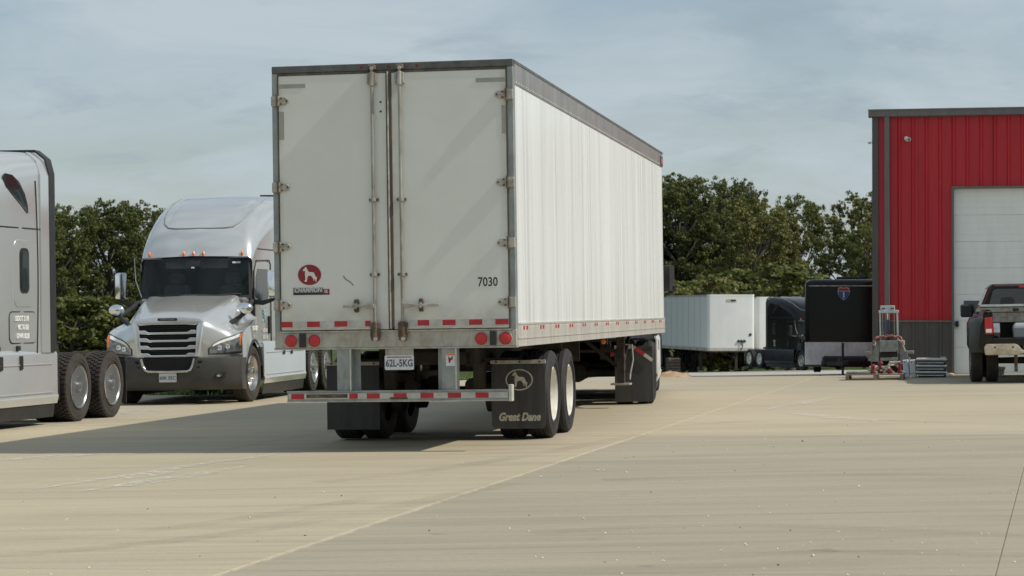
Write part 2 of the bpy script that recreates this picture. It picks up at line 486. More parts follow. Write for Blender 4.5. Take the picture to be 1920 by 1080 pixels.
make_weathered('rail_alu', (0.44, 0.43, 0.39), (0.55, 0.54, 0.50), (0.62, 0.61, 0.57), 2.5, 0.42, 0.35, (1, 2.5, 0.4), 0.05)
make_weathered('top_rail_alu', (0.27, 0.27, 0.26), (0.33, 0.33, 0.32), (0.38, 0.38, 0.37), 2.5, 0.42, 0.6, (1, 1.5, 0.5), 0.05)
mat('seal_rubber', (0.05, 0.045, 0.037), 0.75, col2=(0.13, 0.115, 0.085), vscale=8, stretch=(1, 1, 0.3))
mat('white_rim', (0.70, 0.69, 0.64), 0.4, col2=(0.45, 0.42, 0.34), vscale=6, p=(0.45, 0.85))
mat('seam_grey', (0.30, 0.31, 0.31), 0.5, 0.3, var=0.1)
mat('decal_bright', (0.86, 0.86, 0.84), 0.5, var=0.03)
mat('decal_white', (0.68, 0.67, 0.62), 0.5, var=0.06, vscale=20)
mat('decal_cream', (0.46, 0.42, 0.33), 0.6, var=0.25, vscale=18)
mat('decal_black', (0.02, 0.02, 0.02), 0.5, var=0.1)
mat('decal_grey', (0.17, 0.18, 0.17), 0.4, var=0.2, vscale=30)
mat('decal_red', (0.25, 0.012, 0.022), 0.4, var=0.12, vscale=15)
mat('decal_blue', (0.03, 0.10, 0.30), 0.45, var=0.1)
mat('decal_navy', (0.06, 0.08, 0.13), 0.5, var=0.1)
mat('decal_cyan', (0.16, 0.42, 0.45), 0.5, var=0.1)
mat('plate_white', (0.62, 0.64, 0.66), 0.45, var=0.08, vscale=15)
mat('interior_dark', (0.006, 0.006, 0.007), 0.9, var=0.3)

# ------------------------------------------------------------------ the ground
TH = 12.3                                   # bearing of the yard's grid


def uv2w(u, v):
    if u > -0.1: u += 0.022 * (v - 14.0)          # the right-hand lanes run a touch further out
    return u * cos(R(TH)) + v * sin(R(TH)), -u * sin(R(TH)) + v * cos(R(TH))


def make_ground():
    t = NT('rough_grass')
    w = t.coord('World')
    n = t.noise(w, 0.35, 5); f = t.noise(w, 9, 6, 0.7)
    c = t.ramp(n, [(0.3, (0.035, 0.055, 0.014)), (0.55, (0.055, 0.085, 0.02)), (0.75, (0.10, 0.10, 0.04))])
    c = t.mix(0.7, c, t.ramp(f, [(0.3, 0.6), (0.7, 1.25)]), 'MULTIPLY')
    t.bump(f, 0.8, 0.06); t.set(Base_Color=c, Roughness=0.9, Specular_IOR_Level=0.2)
    g = NT('pale_gravel')
    f = g.noise(w2 := g.coord('World'), 22, 5, 0.7); n = g.noise(w2, 0.5, 4)
    vo = g.node('ShaderNodeTexVoronoi'); g.l.new(w2, vo.inputs['Vector']); vo.inputs['Scale'].default_value = 16
    c = g.ramp(n, [(0.3, (0.42, 0.395, 0.34)), (0.7, (0.56, 0.54, 0.48))])
    c = g.mix(0.8, c, g.ramp(vo.outputs['Color'], [(0.2, 0.62), (0.8, 1.2)]), 'MULTIPLY')
    g.bump(vo.outputs['Distance'], 0.9, 0.05); g.set(Base_Color=c, Roughness=0.9)
    # one sheet out to the horizon
    xs = [-900, -400, -150, -70, -40, -25, -16, -8, 0, 8, 18, 30, 60, 120, 300, 900]
    ys = [-60, -20, 0, 20, 40, 53, 60, 80, 110, 150, 220, 400, 800, 2500]
    mb = MB()
    mb.v = [(x, y, gz(x, y) - 0.22) for y in ys for x in xs]
    W = len(xs)
    mb.f = [(j * W + i, j * W + i + 1, (j + 1) * W + i + 1, (j + 1) * W + i) for j in range(len(ys) - 1) for i in range(W - 1)]
    tag(mb.build('ground', 'rough_grass', smooth=60), kind='structure')
    # gravel behind the yard, right of the trailer
    mb = MB(); nx, ny = 12, 14
    def P(a, b):
        u = -10.0 + a * 50; v = 50.2 + b * 92
        X, Y = uv2w(u - b * 13, v); return (X, Y, gz(X, Y) - 0.05)
    mb.grid(P, nx, ny)
    tag(mb.build('gravel_yard', 'pale_gravel', smooth=60), kind='structure')
    # grass bank behind the yard on the left
    mb = MB()
    def P(a, b):
        u = -50 + a * 39.95; v = 42.9 + b * 60
        X, Y = uv2w(u - (v - 50.2) / 92 * 13 * (v > 50.2), v); return (X, Y, gz(X, Y) - 0.06)
    mb.grid(P, 16, 12)
    tag(mb.build('grass_bank', 'rough_grass', smooth=60), kind='structure')


def make_lot():
    # bed that shows as the pale filler in the joints
    mb = MB()
    def P(a, b):
        X, Y = uv2w(-40 + 72 * a, -12 + 64.1 * b); return (X, Y, gz(X, Y) - 0.012)
    us = [-0.05 + 4.2 * k for k in range(-10, 8)]
    vs_ = [-16.2, -2.0, 12.2, 26.4, 40.6, 52.4]
    lot = tag(empty('concrete_yard', (0, 0, 0)), kind='structure')
    bed = MB()
    for k in range(len(us) - 1):
        end = 42.8 if us[k] < -13.0 else 52.4
        q = [uv2w(us[k], -16.2), uv2w(us[k + 1], -16.2), uv2w(us[k + 1], end), uv2w(us[k], end)]
        bed.add([(x, y, gz(x, y) - 0.008) for x, y in q], [(0, 1, 2, 3)])
    bed.build('joint_filler', 'joint_filler', lot)
    rnd = random.Random(3)
    for i in range(len(us) - 1):
        for j in range(len(vs_) - 1):
            g0, g1 = (0.016 if abs(us[i + q] + 4.25) < 0.1 else 0.0025 for q in (0, 1))
            u0, u1, v0, v1 = us[i] + g0, us[i + 1] - g1, vs_[j] + 0.004, vs_[j + 1] - 0.004
            if us[i] < -13.0:
                v1 = min(v1, 42.8)
                if v0 > 42: continue
            nv = 6; mb = MB(); cols = [u0, u0 + (0.012 if g0 > 0.01 else 0.003), u1 - (0.012 if g1 > 0.01 else 0.003), u1]; rows = [v0] + [v0 + (v1 - v0) * k / nv for k in range(1, nv)] + [v1]
            for b in rows:
                for a, dz in zip(cols, (-0.005, 0, 0, -0.005)):
                    X, Y = uv2w(a, b); mb.v.append((X, Y, gz(X, Y) + dz))
            for r in range(len(rows) - 1):
                for c in range(3):
                    mb.f.append((r * 4 + c, r * 4 + c + 1, (r + 1) * 4 + c + 1, (r + 1) * 4 + c))
            n = len(mb.v)          # thickness
            for idx in (0, 3, 4 * len(rows) - 1, 4 * (len(rows) - 1)):
                x, y, z = mb.v[idx]; mb.v.append((x, y, z - 0.15))
            mb.f += [(0, 1, 2, 3, n + 1, n), (4 * (len(rows) - 1) + 3, 4 * (len(rows) - 1) + 2, 4 * (len(rows) - 1) + 1, 4 * (len(rows) - 1), n + 3, n + 2)]
            mb.f += [tuple([r * 4 for r in range(len(rows))] + [n + 3, n])[::-1], tuple([r * 4 + 3 for r in range(len(rows))] + [n + 2, n + 1])]
            sl = mb.build('concrete_slab', 'concrete', lot)
            q = rnd.uniform(0.96, 1.04); w_ = rnd.uniform(-0.012, 0.012)
            if -4.3 < us[i] and j <= 2: q, w_ = (0.885 if j == 2 else 0.90), -0.012            # the greyer pours on the near right
            elif us[i] < -4.2 and j <= 3: q, w_ = 1.06 + rnd.uniform(-0.015, 0.015), 0.01
            sl.color = (q * (1 + w_), q, q * (1 - 2 * w_), 1)
    # whitish scuffs dragged over the concrete: thin broken films
    t = NT('chalk_scuff')
    n = t.noise(t.coord('World', scale=(1, 1, 1)), 9, 6, 0.75, 0.6); n2 = t.noise(t.coord('World', scale=(0.5, 2.0, 1)), 2.0, 4)
    a = t.math('MULTIPLY', t.ramp(n, [(0.40, 0.0), (0.62, 0.9)]), t.ramp(n2, [(0.30, 0.15), (0.52, 1.0)]))
    t.set(Base_Color=(0.66, 0.62, 0.54), Roughness=0.9, Alpha=a)
    t = NT('tyre_mark')
    n = t.noise(t.coord('World'), 14, 5, 0.7); n2 = t.noise(t.coord('World'), 0.7, 3)
    t.set(Base_Color=(0.06, 0.055, 0.05), Roughness=0.9, Alpha=t.math('MULTIPLY', t.ramp(n, [(0.3, 0.03), (0.7, 0.13)]), t.ramp(n2, [(0.35, 0.1), (0.62, 1.0)])))
    def curve(pts, w):
        P_ = [Vector(G(*q)) for q in pts]; m = MB(); out = []
        for i in range(len(P_) - 1):
            a, b = P_[i], P_[i + 1]; p_ = P_[max(0, i - 1)]; q_ = P_[min(len(P_) - 1, i + 2)]
            for k in range(8):
                s = k / 8; out.append(0.5 * ((2 * a) + (b - p_) * s + (2 * p_ - 5 * a + 4 * b - q_) * s * s + (3 * a - p_ - 3 * b + q_) * s ** 3))
        out.append(P_[-1])
        for i, c in enumerate(out):
            d = (out[min(i + 1, len(out) - 1)] - out[max(i - 1, 0)]).normalized(); nn = Vector((-d.y, d.x)) * w / 2
            for sg in (-1, 1):
                e = c + nn * sg; m.v.append((e.x, e.y, gz(e.x, e.y) + 0.003))
        m.f = [(2 * i, 2 * i + 1, 2 * i + 3, 2 * i + 2) for i in range(len(out) - 1)]
        m.build('tyre_mark', 'tyre_mark', lot)
    for pts in ([(-60, 1046), (180, 1028), (420, 1002), (700, 958), (960, 905)], [(-60, 1016), (220, 1000), (460, 972), (720, 930)], [(1000, 1000), (1300, 985), (1600, 990), (1980, 1010)],
                [(1130, 900), (1400, 893), (1700, 890), (1980, 896)], [(1250, 1050), (1550, 1035), (1960, 1042)], [(1240, 800), (1420, 790), (1650, 788), (1960, 800)], [(600, 905), (820, 880), (1060, 842), (1200, 815)]):
        curve(pts, 0.26)
    def strip(p0, p1, w):
        a, b = Vector(G(*p0)), Vector(G(*p1)); d = (b - a); n_ = Vector((-d.y, d.x)).normalized() * w / 2
        m = MB(); k = 14
        for i in range(k + 1):
            c = a + d * (i / k); q = n_ * (0.25 + 0.75 * sin(pi * i / k)) + Vector((0, 0))
            wob = n_ * 0.5 * mnoise.noise(Vector((c.x * 0.8, c.y * 0.8, 3)))
            for s in (-1, 1):
                e = c + q * s + wob; m.v.append((e.x, e.y, gz(e.x, e.y) + 0.004))
        m.f = [(2 * i, 2 * i + 1, 2 * i + 3, 2 * i + 2) for i in range(k)]
        m.build('chalk_scuff', 'chalk_scuff', lot)
    for p0, p1, w in [((2, 864), (120, 853), 0.2), ((75, 861), (185, 851), 0.25), ((60, 918), (420, 866), 0.18),
                      ((150, 922), (480, 872), 0.22), ((300, 880), (520, 852), 0.16), ((230, 900), (330, 883), 0.2), ((240, 912), (390, 889), 0.18), ((1010, 738), (1300, 718), 0.35), ((1440, 768), (1560, 745), 0.3),
                      ((1480, 775), (1640, 790), 0.35)]:
        strip(p0, p1, w)
    return lot


def make_litter():
    """pale stone chips and dark crumbs scattered over the concrete"""
    rnd = random.Random(11)
    for nm, m, cnt, lab, lo, hi in [('stone_chips', 'stone_chip', 130, 'pale stone chips scattered over the concrete yard', 0.004, 0.010),
                                    ('dirt_crumbs', 'dirt_crumb', 55, 'dark crumbs of dirt scattered over the concrete yard', 0.003, 0.009)]:
        mb = MB()
        for k in range(cnt):
            if rnd.random() < 0.6:
                px, py = rnd.uniform(1000, 1920), rnd.uniform(770, 1080)
            else:
                px, py = rnd.uniform(0, 1920), rnd.uniform(850, 1080)
            X, Y = G(px, py); r = rnd.uniform(lo, hi) * (1.0 if rnd.random() < 0.9 else 1.7)
            z = gz(X, Y) + r * 0.4
            a = rnd.uniform(0, pi); sx, sy = r * rnd.uniform(0.7, 1.3), r * rnd.uniform(0.7, 1.3)
            v = [(X + sx * cos(a), Y + sx * sin(a), z), (X - sy * sin(a), Y + sy * cos(a), z - r * 0.2), (X - sx * cos(a), Y - sx * sin(a), z),
                 (X + sy * sin(a), Y - sy * cos(a), z - r * 0.2), (X, Y, z + r * 0.6), (X, Y, z - r * 0.6)]
            mb.add(v, [(0, 1, 4), (1, 2, 4), (2, 3, 4), (3, 0, 4), (1, 0, 5), (2, 1, 5), (3, 2, 5), (0, 3, 5)])
        tag(mb.build(nm, m), lab, 'debris', kind='stuff')


mat('stone_chip', (0.72, 0.70, 0.64), 0.8, var=0.2, vscale=30, world_space=True)
mat('dirt_crumb', (0.07, 0.055, 0.04), 0.9, var=0.3, vscale=30, world_space=True)
mat('grass_blade', (0.085, 0.16, 0.030), 0.6, col2=(0.16, 0.20, 0.06), vscale=1.2, world_space=True)
make_ground()
make_lot()
make_litter()

# long grass at the edge of the yard
mb = MB(); rnd = random.Random(5)
for k in range(9000):
    if k % 3:
        X, Y = rnd.uniform(-9.5, -5.0), rnd.uniform(43.9, 50)
        if -X * sin(R(TH)) * -1 + Y * cos(R(TH)) < 43.0 and False: continue
    else:
        X, Y = rnd.uniform(-4.5, 1.0), rnd.uniform(53.8, 58)
    u = X * cos(R(TH)) - Y * sin(R(TH)); v = X * sin(R(TH)) + Y * cos(R(TH))
    if v < (42.9 if u < -13.0 else 52.5): continue
    h = rnd.uniform(0.06, 0.24); a = rnd.uniform(0, 2 * pi); w = rnd.uniform(0.008, 0.016)
    lx, ly = rnd.uniform(-0.08, 0.08), rnd.uniform(-0.08, 0.08); z = gz(X, Y) - 0.06
    mb.add([(X - w * cos(a), Y - w * sin(a), z), (X + w * cos(a), Y + w * sin(a), z), (X + lx, Y + ly, z + h)], [(0, 1, 2)])
tag(mb.build('grass_tufts', 'grass_blade'), 'long green grass along the back edge of the concrete', 'grass', kind='stuff')

# ------------------------------------------------------------------ wheels
TYRE_R = 0.505


def tyre_mesh(r=TYRE_R, w=0.28, lugs=False, n=48):
    """a truck tyre lying along x, its outer face at +w/2"""
    h = w / 2
    prof = [(-h * 0.80, r * 0.60), (-h * 1.0, r * 0.72), (-h * 1.02, r * 0.84), (-h * 0.93, r * 0.955), (-h * 0.80, r * (0.985 if not lugs else 0.965))]
    tr = r if not lugs else r * 0.968
    for k in range(4):                                     # ribs and circumferential grooves
        a = -h * 0.74 + k * h * 0.37
        prof += [(a, tr), (a + h * 0.27, tr), (a + h * 0.28, tr - 0.012), (a + h * 0.36, tr - 0.012)]
    prof = prof[:-2] + [(h * 0.74, tr), (h * 0.80, r * (0.985 if not lugs else 0.965)), (h * 0.93, r * 0.955), (h * 1.02, r * 0.84), (h * 1.0, r * 0.72), (h * 0.80, r * 0.60)]
    mb = MB().lathe(prof, n, 'x')
    mb.lathe([(h * 1.005, r * 0.70), (h * 1.04, r * 0.715), (h * 1.005, r * 0.73)], n, 'x')      # raised ring on the sidewall
    mb.lathe([(h * 1.01, r * 0.80), (h * 1.05, r * 0.81), (h * 1.01, r * 0.825)], n, 'x')
    if lugs:
        cnt = 44
        for k in range(cnt):
            for row, (a0, a1, off) in enumerate([(-0.86, -0.40, 0), (-0.34, -0.03, 0.5), (0.03, 0.34, 0), (0.40, 0.86, 0.5)]):
                t0 = 2 * pi * (k + off) / cnt; t1 = t0 + 2 * pi / cnt * 0.68
                v = []
                for rr in (tr - 0.006, r):
                    for t in (t0, t1):
                        for a in (a0, a1):
                            v.append((a * h, rr * cos(t), rr * sin(t)))
                mb.add(v, [(4, 5, 7, 6), (0, 4, 6, 2), (1, 3, 7, 5), (0, 1, 5, 4), (2, 6, 7, 3)])
    return mb


_wheel_cache = {}


def wheel(parent, x, y, side, style='white', dusty=False, z=TYRE_R, lugs=False, steer=0.0, name='wheel', w=0.28, r=TYRE_R, inner=False):
    """wheel > tyre, rim (> nothing deeper): the outer face looks towards side (+1 / -1)"""
    key = (style, dusty, lugs, w, r, inner)
    wh = empty(name, (x, y, z), (0, 0, (0 if side > 0 else pi) + steer), parent)
    if key in _wheel_cache:
        for me_name, me in _wheel_cache[key]:
            o = bpy.data.objects.new(me_name, me); COL.objects.link(o); o.parent = wh
        return wh
    ty = tyre_mesh(r, w, lugs).build('tyre', 'rubber_dusty' if dusty else 'rubber', wh, smooth=35)
    made = [('tyre', ty.data)]
    h = w / 2; k = r / 0.505
    if style == 'white' or inner:
        # dished steel disc
        mb = MB().lathe([(h * 0.86, 0.315 * k), (h * 0.92, 0.30 * k), (h * 0.70, 0.285 * k), (-0.02, 0.27 * k), (-0.055, 0.25 * k), (-0.03, 0.15 * k), (-0.03, 0.0)], 40, 'x')
        mb.lathe([(-0.03, 0.135 * k), (0.06, 0.125 * k), (0.075, 0.10 * k), (0.075, 0.0)], 24, 'x')
        for q in range(10):
            a = 2 * pi * q / 10; mb.lathe([(-0.03, 0.016), (0.0, 0.016), (0.0, 0.0)], 6, 'x', (0, 0.17 * k * cos(a), 0.17 * k * sin(a)))
        o = mb.build('rim', 'chassis' if inner else 'white_rim', wh, smooth=35)
    elif style == 'cover':
        mb = MB().lathe([(h * 0.84, 0.318 * k), (h * 1.0, 0.312 * k), (h * 1.02, 0.298 * k), (h * 0.93, 0.288 * k), (h * 0.93, 0.27 * k), (h * 0.78, 0.10 * k), (h * 0.78, 0.0)], 48, 'x')
        mb.lathe([(h * 0.70, 0.075 * k), (h * 1.12, 0.07 * k), (h * 1.18, 0.05 * k), (h * 1.18, 0.0)], 20, 'x')
        for q in range(5):
            a = 2 * pi * q / 5 + 0.3; mb.lathe([(h * 0.8, 0.018), (h * 0.95, 0.016), (h * 0.97, 0.0)], 8, 'x', (0, 0.135 * k * cos(a), 0.135 * k * sin(a)))
        o = mb.build('rim', 'wheel_cover', wh, smooth=35)
        ch = MB().lathe([(h * 0.86, 0.325 * k), (h * 1.06, 0.318 * k), (h * 1.06, 0.302 * k), (h * 0.95, 0.298 * k)], 48, 'x').build('trim_ring', 'chrome', wh, smooth=40)
        made.append(('trim_ring', ch.data))
    else:
        # polished disc with ten hand holes
        mb = MB().lathe([(h * 0.88, 0.315 * k), (h * 0.96, 0.302 * k), (h * 0.72, 0.288 * k), (h * 0.30, 0.272 * k), (h * 0.36, 0.235 * k)], 60, 'x')
        n = 60; ring0, ring1 = 0.235 * k, 0.185 * k
        for q in range(n):
            if q % 6 in (1, 2, 3): continue
            t0, t1 = 2 * pi * q / n, 2 * pi * (q + 1) / n
            mb.add([(h * 0.36, ring0 * cos(t0), ring0 * sin(t0)), (h * 0.36, ring0 * cos(t1), ring0 * sin(t1)), (h * 0.42, ring1 * cos(t1), ring1 * sin(t1)), (h * 0.42, ring1 * cos(t0), ring1 * sin(t0))], [(0, 1, 2, 3)])
        mb.lathe([(h * 0.42, 0.185 * k), (h * 0.44, 0.11 * k), (h * 0.9, 0.10 * k), (h * 1.15, 0.085 * k), (h * 1.2, 0.0)], 30, 'x')
        for q in range(10):
            a = 2 * pi * q / 10; mb.lathe([(h * 0.43, 0.018), (h * 0.75, 0.016), (h * 0.78, 0.0)], 8, 'x', (0, 0.15 * k * cos(a), 0.15 * k * sin(a)))
        o = mb.build('rim', 'alloy', wh, smooth=35)
        dk = MB().lathe([(0.0, 0.27 * k), (-0.03, 0.0)], 24, 'x').build('brake_drum', 'chassis', wh)
        made.append(('brake_drum', dk.data))
    made.append(('rim', o.data))
    _wheel_cache[key] = made
    return wh


def dual(parent, x_out, y, side, style, dusty=False, lugs=False, w=0.28, r=TYRE_R):
    wheel(parent, side * (x_out - w / 2), y, side, style, dusty, r, lugs, w=w, r=r)
    wheel(parent, side * (x_out - w * 1.5 - 0.05), y, side, style, dusty, r, lugs, w=w, r=r, inner=True)


DOG = [(-0.667, 0.463), (-0.593, 0.574), (-0.500, 0.630), (-0.426, 0.778), (-0.296, 0.741), (-0.222, 0.574), (-0.148, 0.389), (0.000, 0.270), (0.333, 0.259), (0.500, 0.185), (0.563, 0.000), (0.630, -0.185), (0.785, -0.270), (0.726, -0.407), (0.741, -0.481), (0.685, -0.674), (0.593, -0.667), (0.622, -0.500), (0.489, -0.389), (0.474, -0.581), (0.385, -0.574), (0.407, -0.426), (0.296, -0.241), (0.148, -0.085), (-0.037, -0.085), (-0.178, -0.167), (-0.215, -0.296), (-0.241, -0.537), (-0.296, -0.693), (-0.496, -0.648), (-0.519, -0.574), (-0.407, -0.500), (-0.422, -0.204), (-0.452, 0.093), (-0.426, 0.241), (-0.415, 0.352), (-0.489, 0.381), (-0.630, 0.389)]


def dog(parent, cx, y, cz, s, m, name='dog_silhouette'):
    return MB().prism([(cx + px * s, cz + pz * s) for px, pz in DOG], 'y', y - 0.002, y + 0.001).build(name, m, parent)


def ellipse(cx, cz, a, b, n=40):
    return [(cx + a * cos(2 * pi * k / n), cz + b * sin(2 * pi * k / n)) for k in range(n)]


def rrect(x0, x1, z0, z1, r, n=5):
    out = []
    for cx, cz, a0 in ((x1 - r, z1 - r, 0), (x0 + r, z1 - r, 90), (x0 + r, z0 + r, 180), (x1 - r, z0 + r, 270)):
        for k in range(n + 1):
            a = R(a0 + 90 * k / n); out.append((cx + r * cos(a), cz + r * sin(a)))
    return out


make_weathered('leg_steel', (0.022, 0.018, 0.014), (0.040, 0.030, 0.022), (0.075, 0.058, 0.044), 7, 0.8, 0.1)


# ------------------------------------------------------------------ the box trailer in front
def make_trailer():
    L, W, H = 14.6, 1.295, 4.11
    ZS = 1.10                                         # underside of the rear sill
    psi = 9.9
    X0, Y0 = 0.055 - W * cos(R(psi)), 24.0 + W * sin(R(psi))
    z0 = gz(X0, Y0)
    root = empty('box_trailer', (X0, Y0, z0), (0, R(-0.85), R(-psi)))
    tag(root, 'large white box trailer seen from its rear doors, number 7030', 'trailer')
    # --- body: right and left skins, roof, nose, floor
    nseg = 24
    mb = MB()
    def side(s):
        def P(a, b):
            y = 0.10 + a * (L - 0.10); z = 1.33 + b * (3.86 - 1.33)
            q = 0.004 * sin(y * 5.1 + 1.3 * sin(y * 1.7)) * sin(pi * b)
            return (s * (W + q), y, z)
        return P
    mb = MB().grid(side(1), 90, 8); mb.build('side_wall', 'trailer_side_skin', root, smooth=60)
    mb = MB().grid(side(-1), 20, 4); mb.build('side_wall', 'trailer_side_skin', root, smooth=60)
    MB().box(-W + 0.004, W - 0.004, 0.12, L - 0.004, H - 0.04, H - 0.012).build('roof', 'rail_alu', root)
    MB().box(-W + 0.002, W - 0.002, L - 0.05, L - 0.002, 1.12, H - 0.03).build('front_wall', 'trailer_side_skin', root)
    MB().box(-W + 0.01, W - 0.01, 0.10, L - 0.06, 1.22, 1.30).build('floor', 'chassis', root)
    for s in (1, -1):
        MB().box(s * W - 0.012, s * W + 0.012, 0.06, L, 3.86, H - 0.006).build('top_rail', 'top_rail_alu', root, bevel=0.004)
        lip = MB().box(s * W - 0.02, s * W + 0.018, 0.055, L + 0.005, H - 0.03, H).build('roof_lip', 'frame_dark', root)
        br = MB().box(s * W - 0.012, s * W + 0.014, 0.09, L, 1.10, 1.335)
        br.box(s * W - 0.012, s * W + 0.020, 0.09, L, 1.325, 1.345); br.box(s * W - 0.012, s * W + 0.022, 0.09, L, 1.175, 1.19)
        br.box(s * W - 0.05, s * W + 0.020, 0.09, L, 1.095, 1.11)
        br.build('bottom_rail', 'rail_alu', root)
    # rivet line under the top rail and above the bottom rail
    mb = MB()
    for k in range(int(L / 0.16)):
        for z in (3.885, 1.30):
            mb.lathe([(W + 0.012, 0.007), (W + 0.017, 0.004), (W + 0.017, 0.0)], 6, 'x', (0, 0.2 + 0.16 * k, z))
    o = mb.build('rivets', 'rail_alu', root); o['kind'] = 'stuff'
    # paired marks of reflective tape along the right bottom rail
    for k in range(13):
        y = 0.42 + k * 1.11
        for d in (0, 0.19):
            MB().box(W + 0.0145, W + 0.0175, y + d, y + d + 0.09, 1.27, 1.31).build('reflective_tape', 'tape_red', root)
    MB().box(W + 0.012, W + 0.034, L - 0.32, L - 0.12, 3.90, 4.0).build('marker_lamp', 'lamp_red', root, bevel=0.008)
    MB().box(W + 0.012, W + 0.036, L - 0.35, L - 0.06, 3.87, 4.03).build('marker_lamp_base', 'frame_dark', root, bevel=0.006).location.x = -0.008
    # --- rear frame
    MB().box(-W - 0.012, W + 0.012, 0.0, 0.12, 4.035, H + 0.004).build('header', 'frame_dark', root, bevel=0.006)
    for s in (-1, 1):
        MB().box(s * W - 0.055 if s > 0 else -W - 0.012, W + 0.012 if s > 0 else -W + 0.055, 0.0, 0.115, 1.28, 4.035).build('door_post', 'galvanized', root, bevel=0.006)
    for x in (-0.32, -0.02, 0.28):
        MB().lathe([(-0.006, 0.016), (0.0, 0.018), (0.002, 0.0)][::-1], 10, 'y', (x, 0.0, 4.078)).build('marker_lamp', 'lamp_red_dark', root)
        MB().lathe([(-0.010, 0.0), (-0.010, 0.014), (0.0, 0.018)], 10, 'y', (x, 0.0, 4.078)).build('marker_lamp', 'lamp_red_dark', root)
    # sill with tail lamps
    sill = MB().box(-W - 0.012, W + 0.012, 0.0, 0.12, ZS, 1.285).build('rear_sill', 'sill_steel', root, bevel=0.008)
    MB().box(-W - 0.016, W + 0.016, -0.006, 0.10, ZS - 0.012, ZS + 0.004).build('sill_edge', 'hinge_steel', sill)
    MB().box(-W + 0.02, W - 0.02, -0.02, 0.0, 1.272, 1.287).build('drip_edge', 'hinge_steel', sill)
    for cx in (-1.0, 1.06):
        MB().box(cx - 0.215, cx + 0.215, -0.006, -0.0005, ZS + 0.01, 1.265).build('lamp_plate', 'sill_steel', sill, bevel=0.002)
        MB().box(cx - 0.036, cx + 0.036, -0.03, -0.006, ZS + 0.015, 1.262).build('lamp_socket', 'black_plastic', sill, bevel=0.004)
        for d in (-0.128, 0.128):
            MB().lathe([(-0.012, 0.078), (-0.016, 0.070), (-0.007, 0.064)], 28, 'y', (cx + d, 0, 1.185)).build('lamp_ring', 'hinge_steel', sill, smooth=40)
            MB().lathe([(-0.006, 0.066), (-0.016, 0.060), (-0.021, 0.03), (-0.022, 0.0)], 28, 'y', (cx + d, 0, 1.185)).build('tail_lamp', 'lamp_red', sill, smooth=60)
    # --- doors
    for s, x0, x1 in ((-1, -W + 0.062, -0.055), (1, 0.0, W - 0.062)):
        cx = (x0 + x1) / 2; hw = (x1 - x0) / 2
        d = MB().box(-hw, hw, -0.012, 0.03, 1.295, 4.02).build('door', 'trailer_door_skin', root, bevel=0.006, loc=(cx, 0, 0))
        # edge extrusion of the door and its seal against the post
        fr = MB()
        out = -1 if s < 0 else 1
        e0 = out * hw
        fr.box(min(e0, e0 + out * 0.012), max(e0, e0 + out * 0.012), -0.016, 0.02, 1.295, 4.02)
        fr.box(-hw, hw, -0.016, 0.02, 4.006, 4.032)
        fr.build('door_seal', 'seal_rubber', d)
        # hinges
        for z in (3.74, 2.82, 2.185, 1.565):
            hx = e0
            m = MB().box(min(hx - out * 0.012, hx + out * 0.075), max(hx - out * 0.012, hx + out * 0.075), -0.040, -0.004, z - 0.052, z + 0.052)
            poly = [(hx - out * 0.010, z - 0.045), (hx - out * 0.075, z - 0.040), (hx - out * 0.115, z - 0.018), (hx - out * 0.118, z + 0.014), (hx - out * 0.085, z + 0.042), (hx - out * 0.010, z + 0.045)]
            m.prism(poly, 'y', -0.032, -0.012)
            m.build('hinge', 'hinge_steel', d, bevel=0.004)
            MB().lathe([(z - 0.065, 0.0), (z - 0.065, 0.013), (z + 0.065, 0.013), (z + 0.065, 0.0)], 8, 'z', (hx + out * 0.006, -0.044, 0)).build('hinge_pin', 'rusty_steel', d)
            for bx, bz in ((0.035, 0.03), (0.035, -0.03), (0.095, 0.0)):
                MB().lathe([(-0.040, 0.0), (-0.040, 0.011), (-0.03, 0.011)], 7, 'y', (hx - out * bx, 0, z + bz)).build('hinge_bolt', 'rusty_steel', d)
        # lock rod with its brackets, cams and handle
        rx = (-0.20 - cx) if s < 0 else (0.10 - cx)
        MB().tube([(rx, -0.052, 1.18), (rx, -0.052, 4.04)], 0.017, 10).build('lock_rod', 'rod_steel', d, smooth=60)
        for z in (2.665, 1.875):
            m = MB().box(rx - 0.055, rx + 0.055, -0.026, -0.012, z - 0.018, z + 0.018)
            m.lathe([(z - 0.018, 0.032), (z + 0.018, 0.032), (z + 0.018, 0.018)], 12, 'z', (rx, -0.05, 0))
            m.build('rod_bracket', 'rod_steel', d, bevel=0.003)
            for q in (-0.044, 0.044):
                MB().lathe([(-0.034, 0.0), (-0.034, 0.010), (-0.024, 0.010)], 7, 'y', (rx + q, 0, z)).build('bracket_bolt', 'rusty_steel', d)
        for z, h in ((3.955, 0.085), (1.30, 0.11)):
            m = MB().box(rx - 0.05, rx - 0.025, -0.065, -0.012, z - h * 0.8, z + h * 0.6)
            m.box(rx + 0.025, rx + 0.05, -0.065, -0.012, z - h * 0.8, z + h * 0.6)
            m.lathe([(z - h, 0.0), (z - h, 0.030), (z + h * 0.7, 0.030), (z + h * 0.7, 0.0)], 10, 'z', (rx, -0.055, 0))
            m.build('rod_guide', 'rod_steel' if z > 2 else 'rusty_steel', d, bevel=0.004)
            zc = 4.065 if z > 2 else 1.205
            MB().box(rx - 0.042, rx + 0.042, -0.075, -0.004, zc - 0.03, zc + 0.03).build('cam_keeper', 'rusty_steel', d, bevel=0.012)
            MB().lathe([(-0.085, 0.0), (-0.085, 0.02), (-0.07, 0.024)], 9, 'y', (rx + 0.005, 0, zc - 0.012)).build('cam_bolt', 'hinge_steel', d)
        hx1 = rx + (-0.34 if s < 0 else 0.40); zc = 1.545
        hd = MB().bar((rx, -0.075, zc), (hx1, -0.070, zc), 0.02, 0.030)
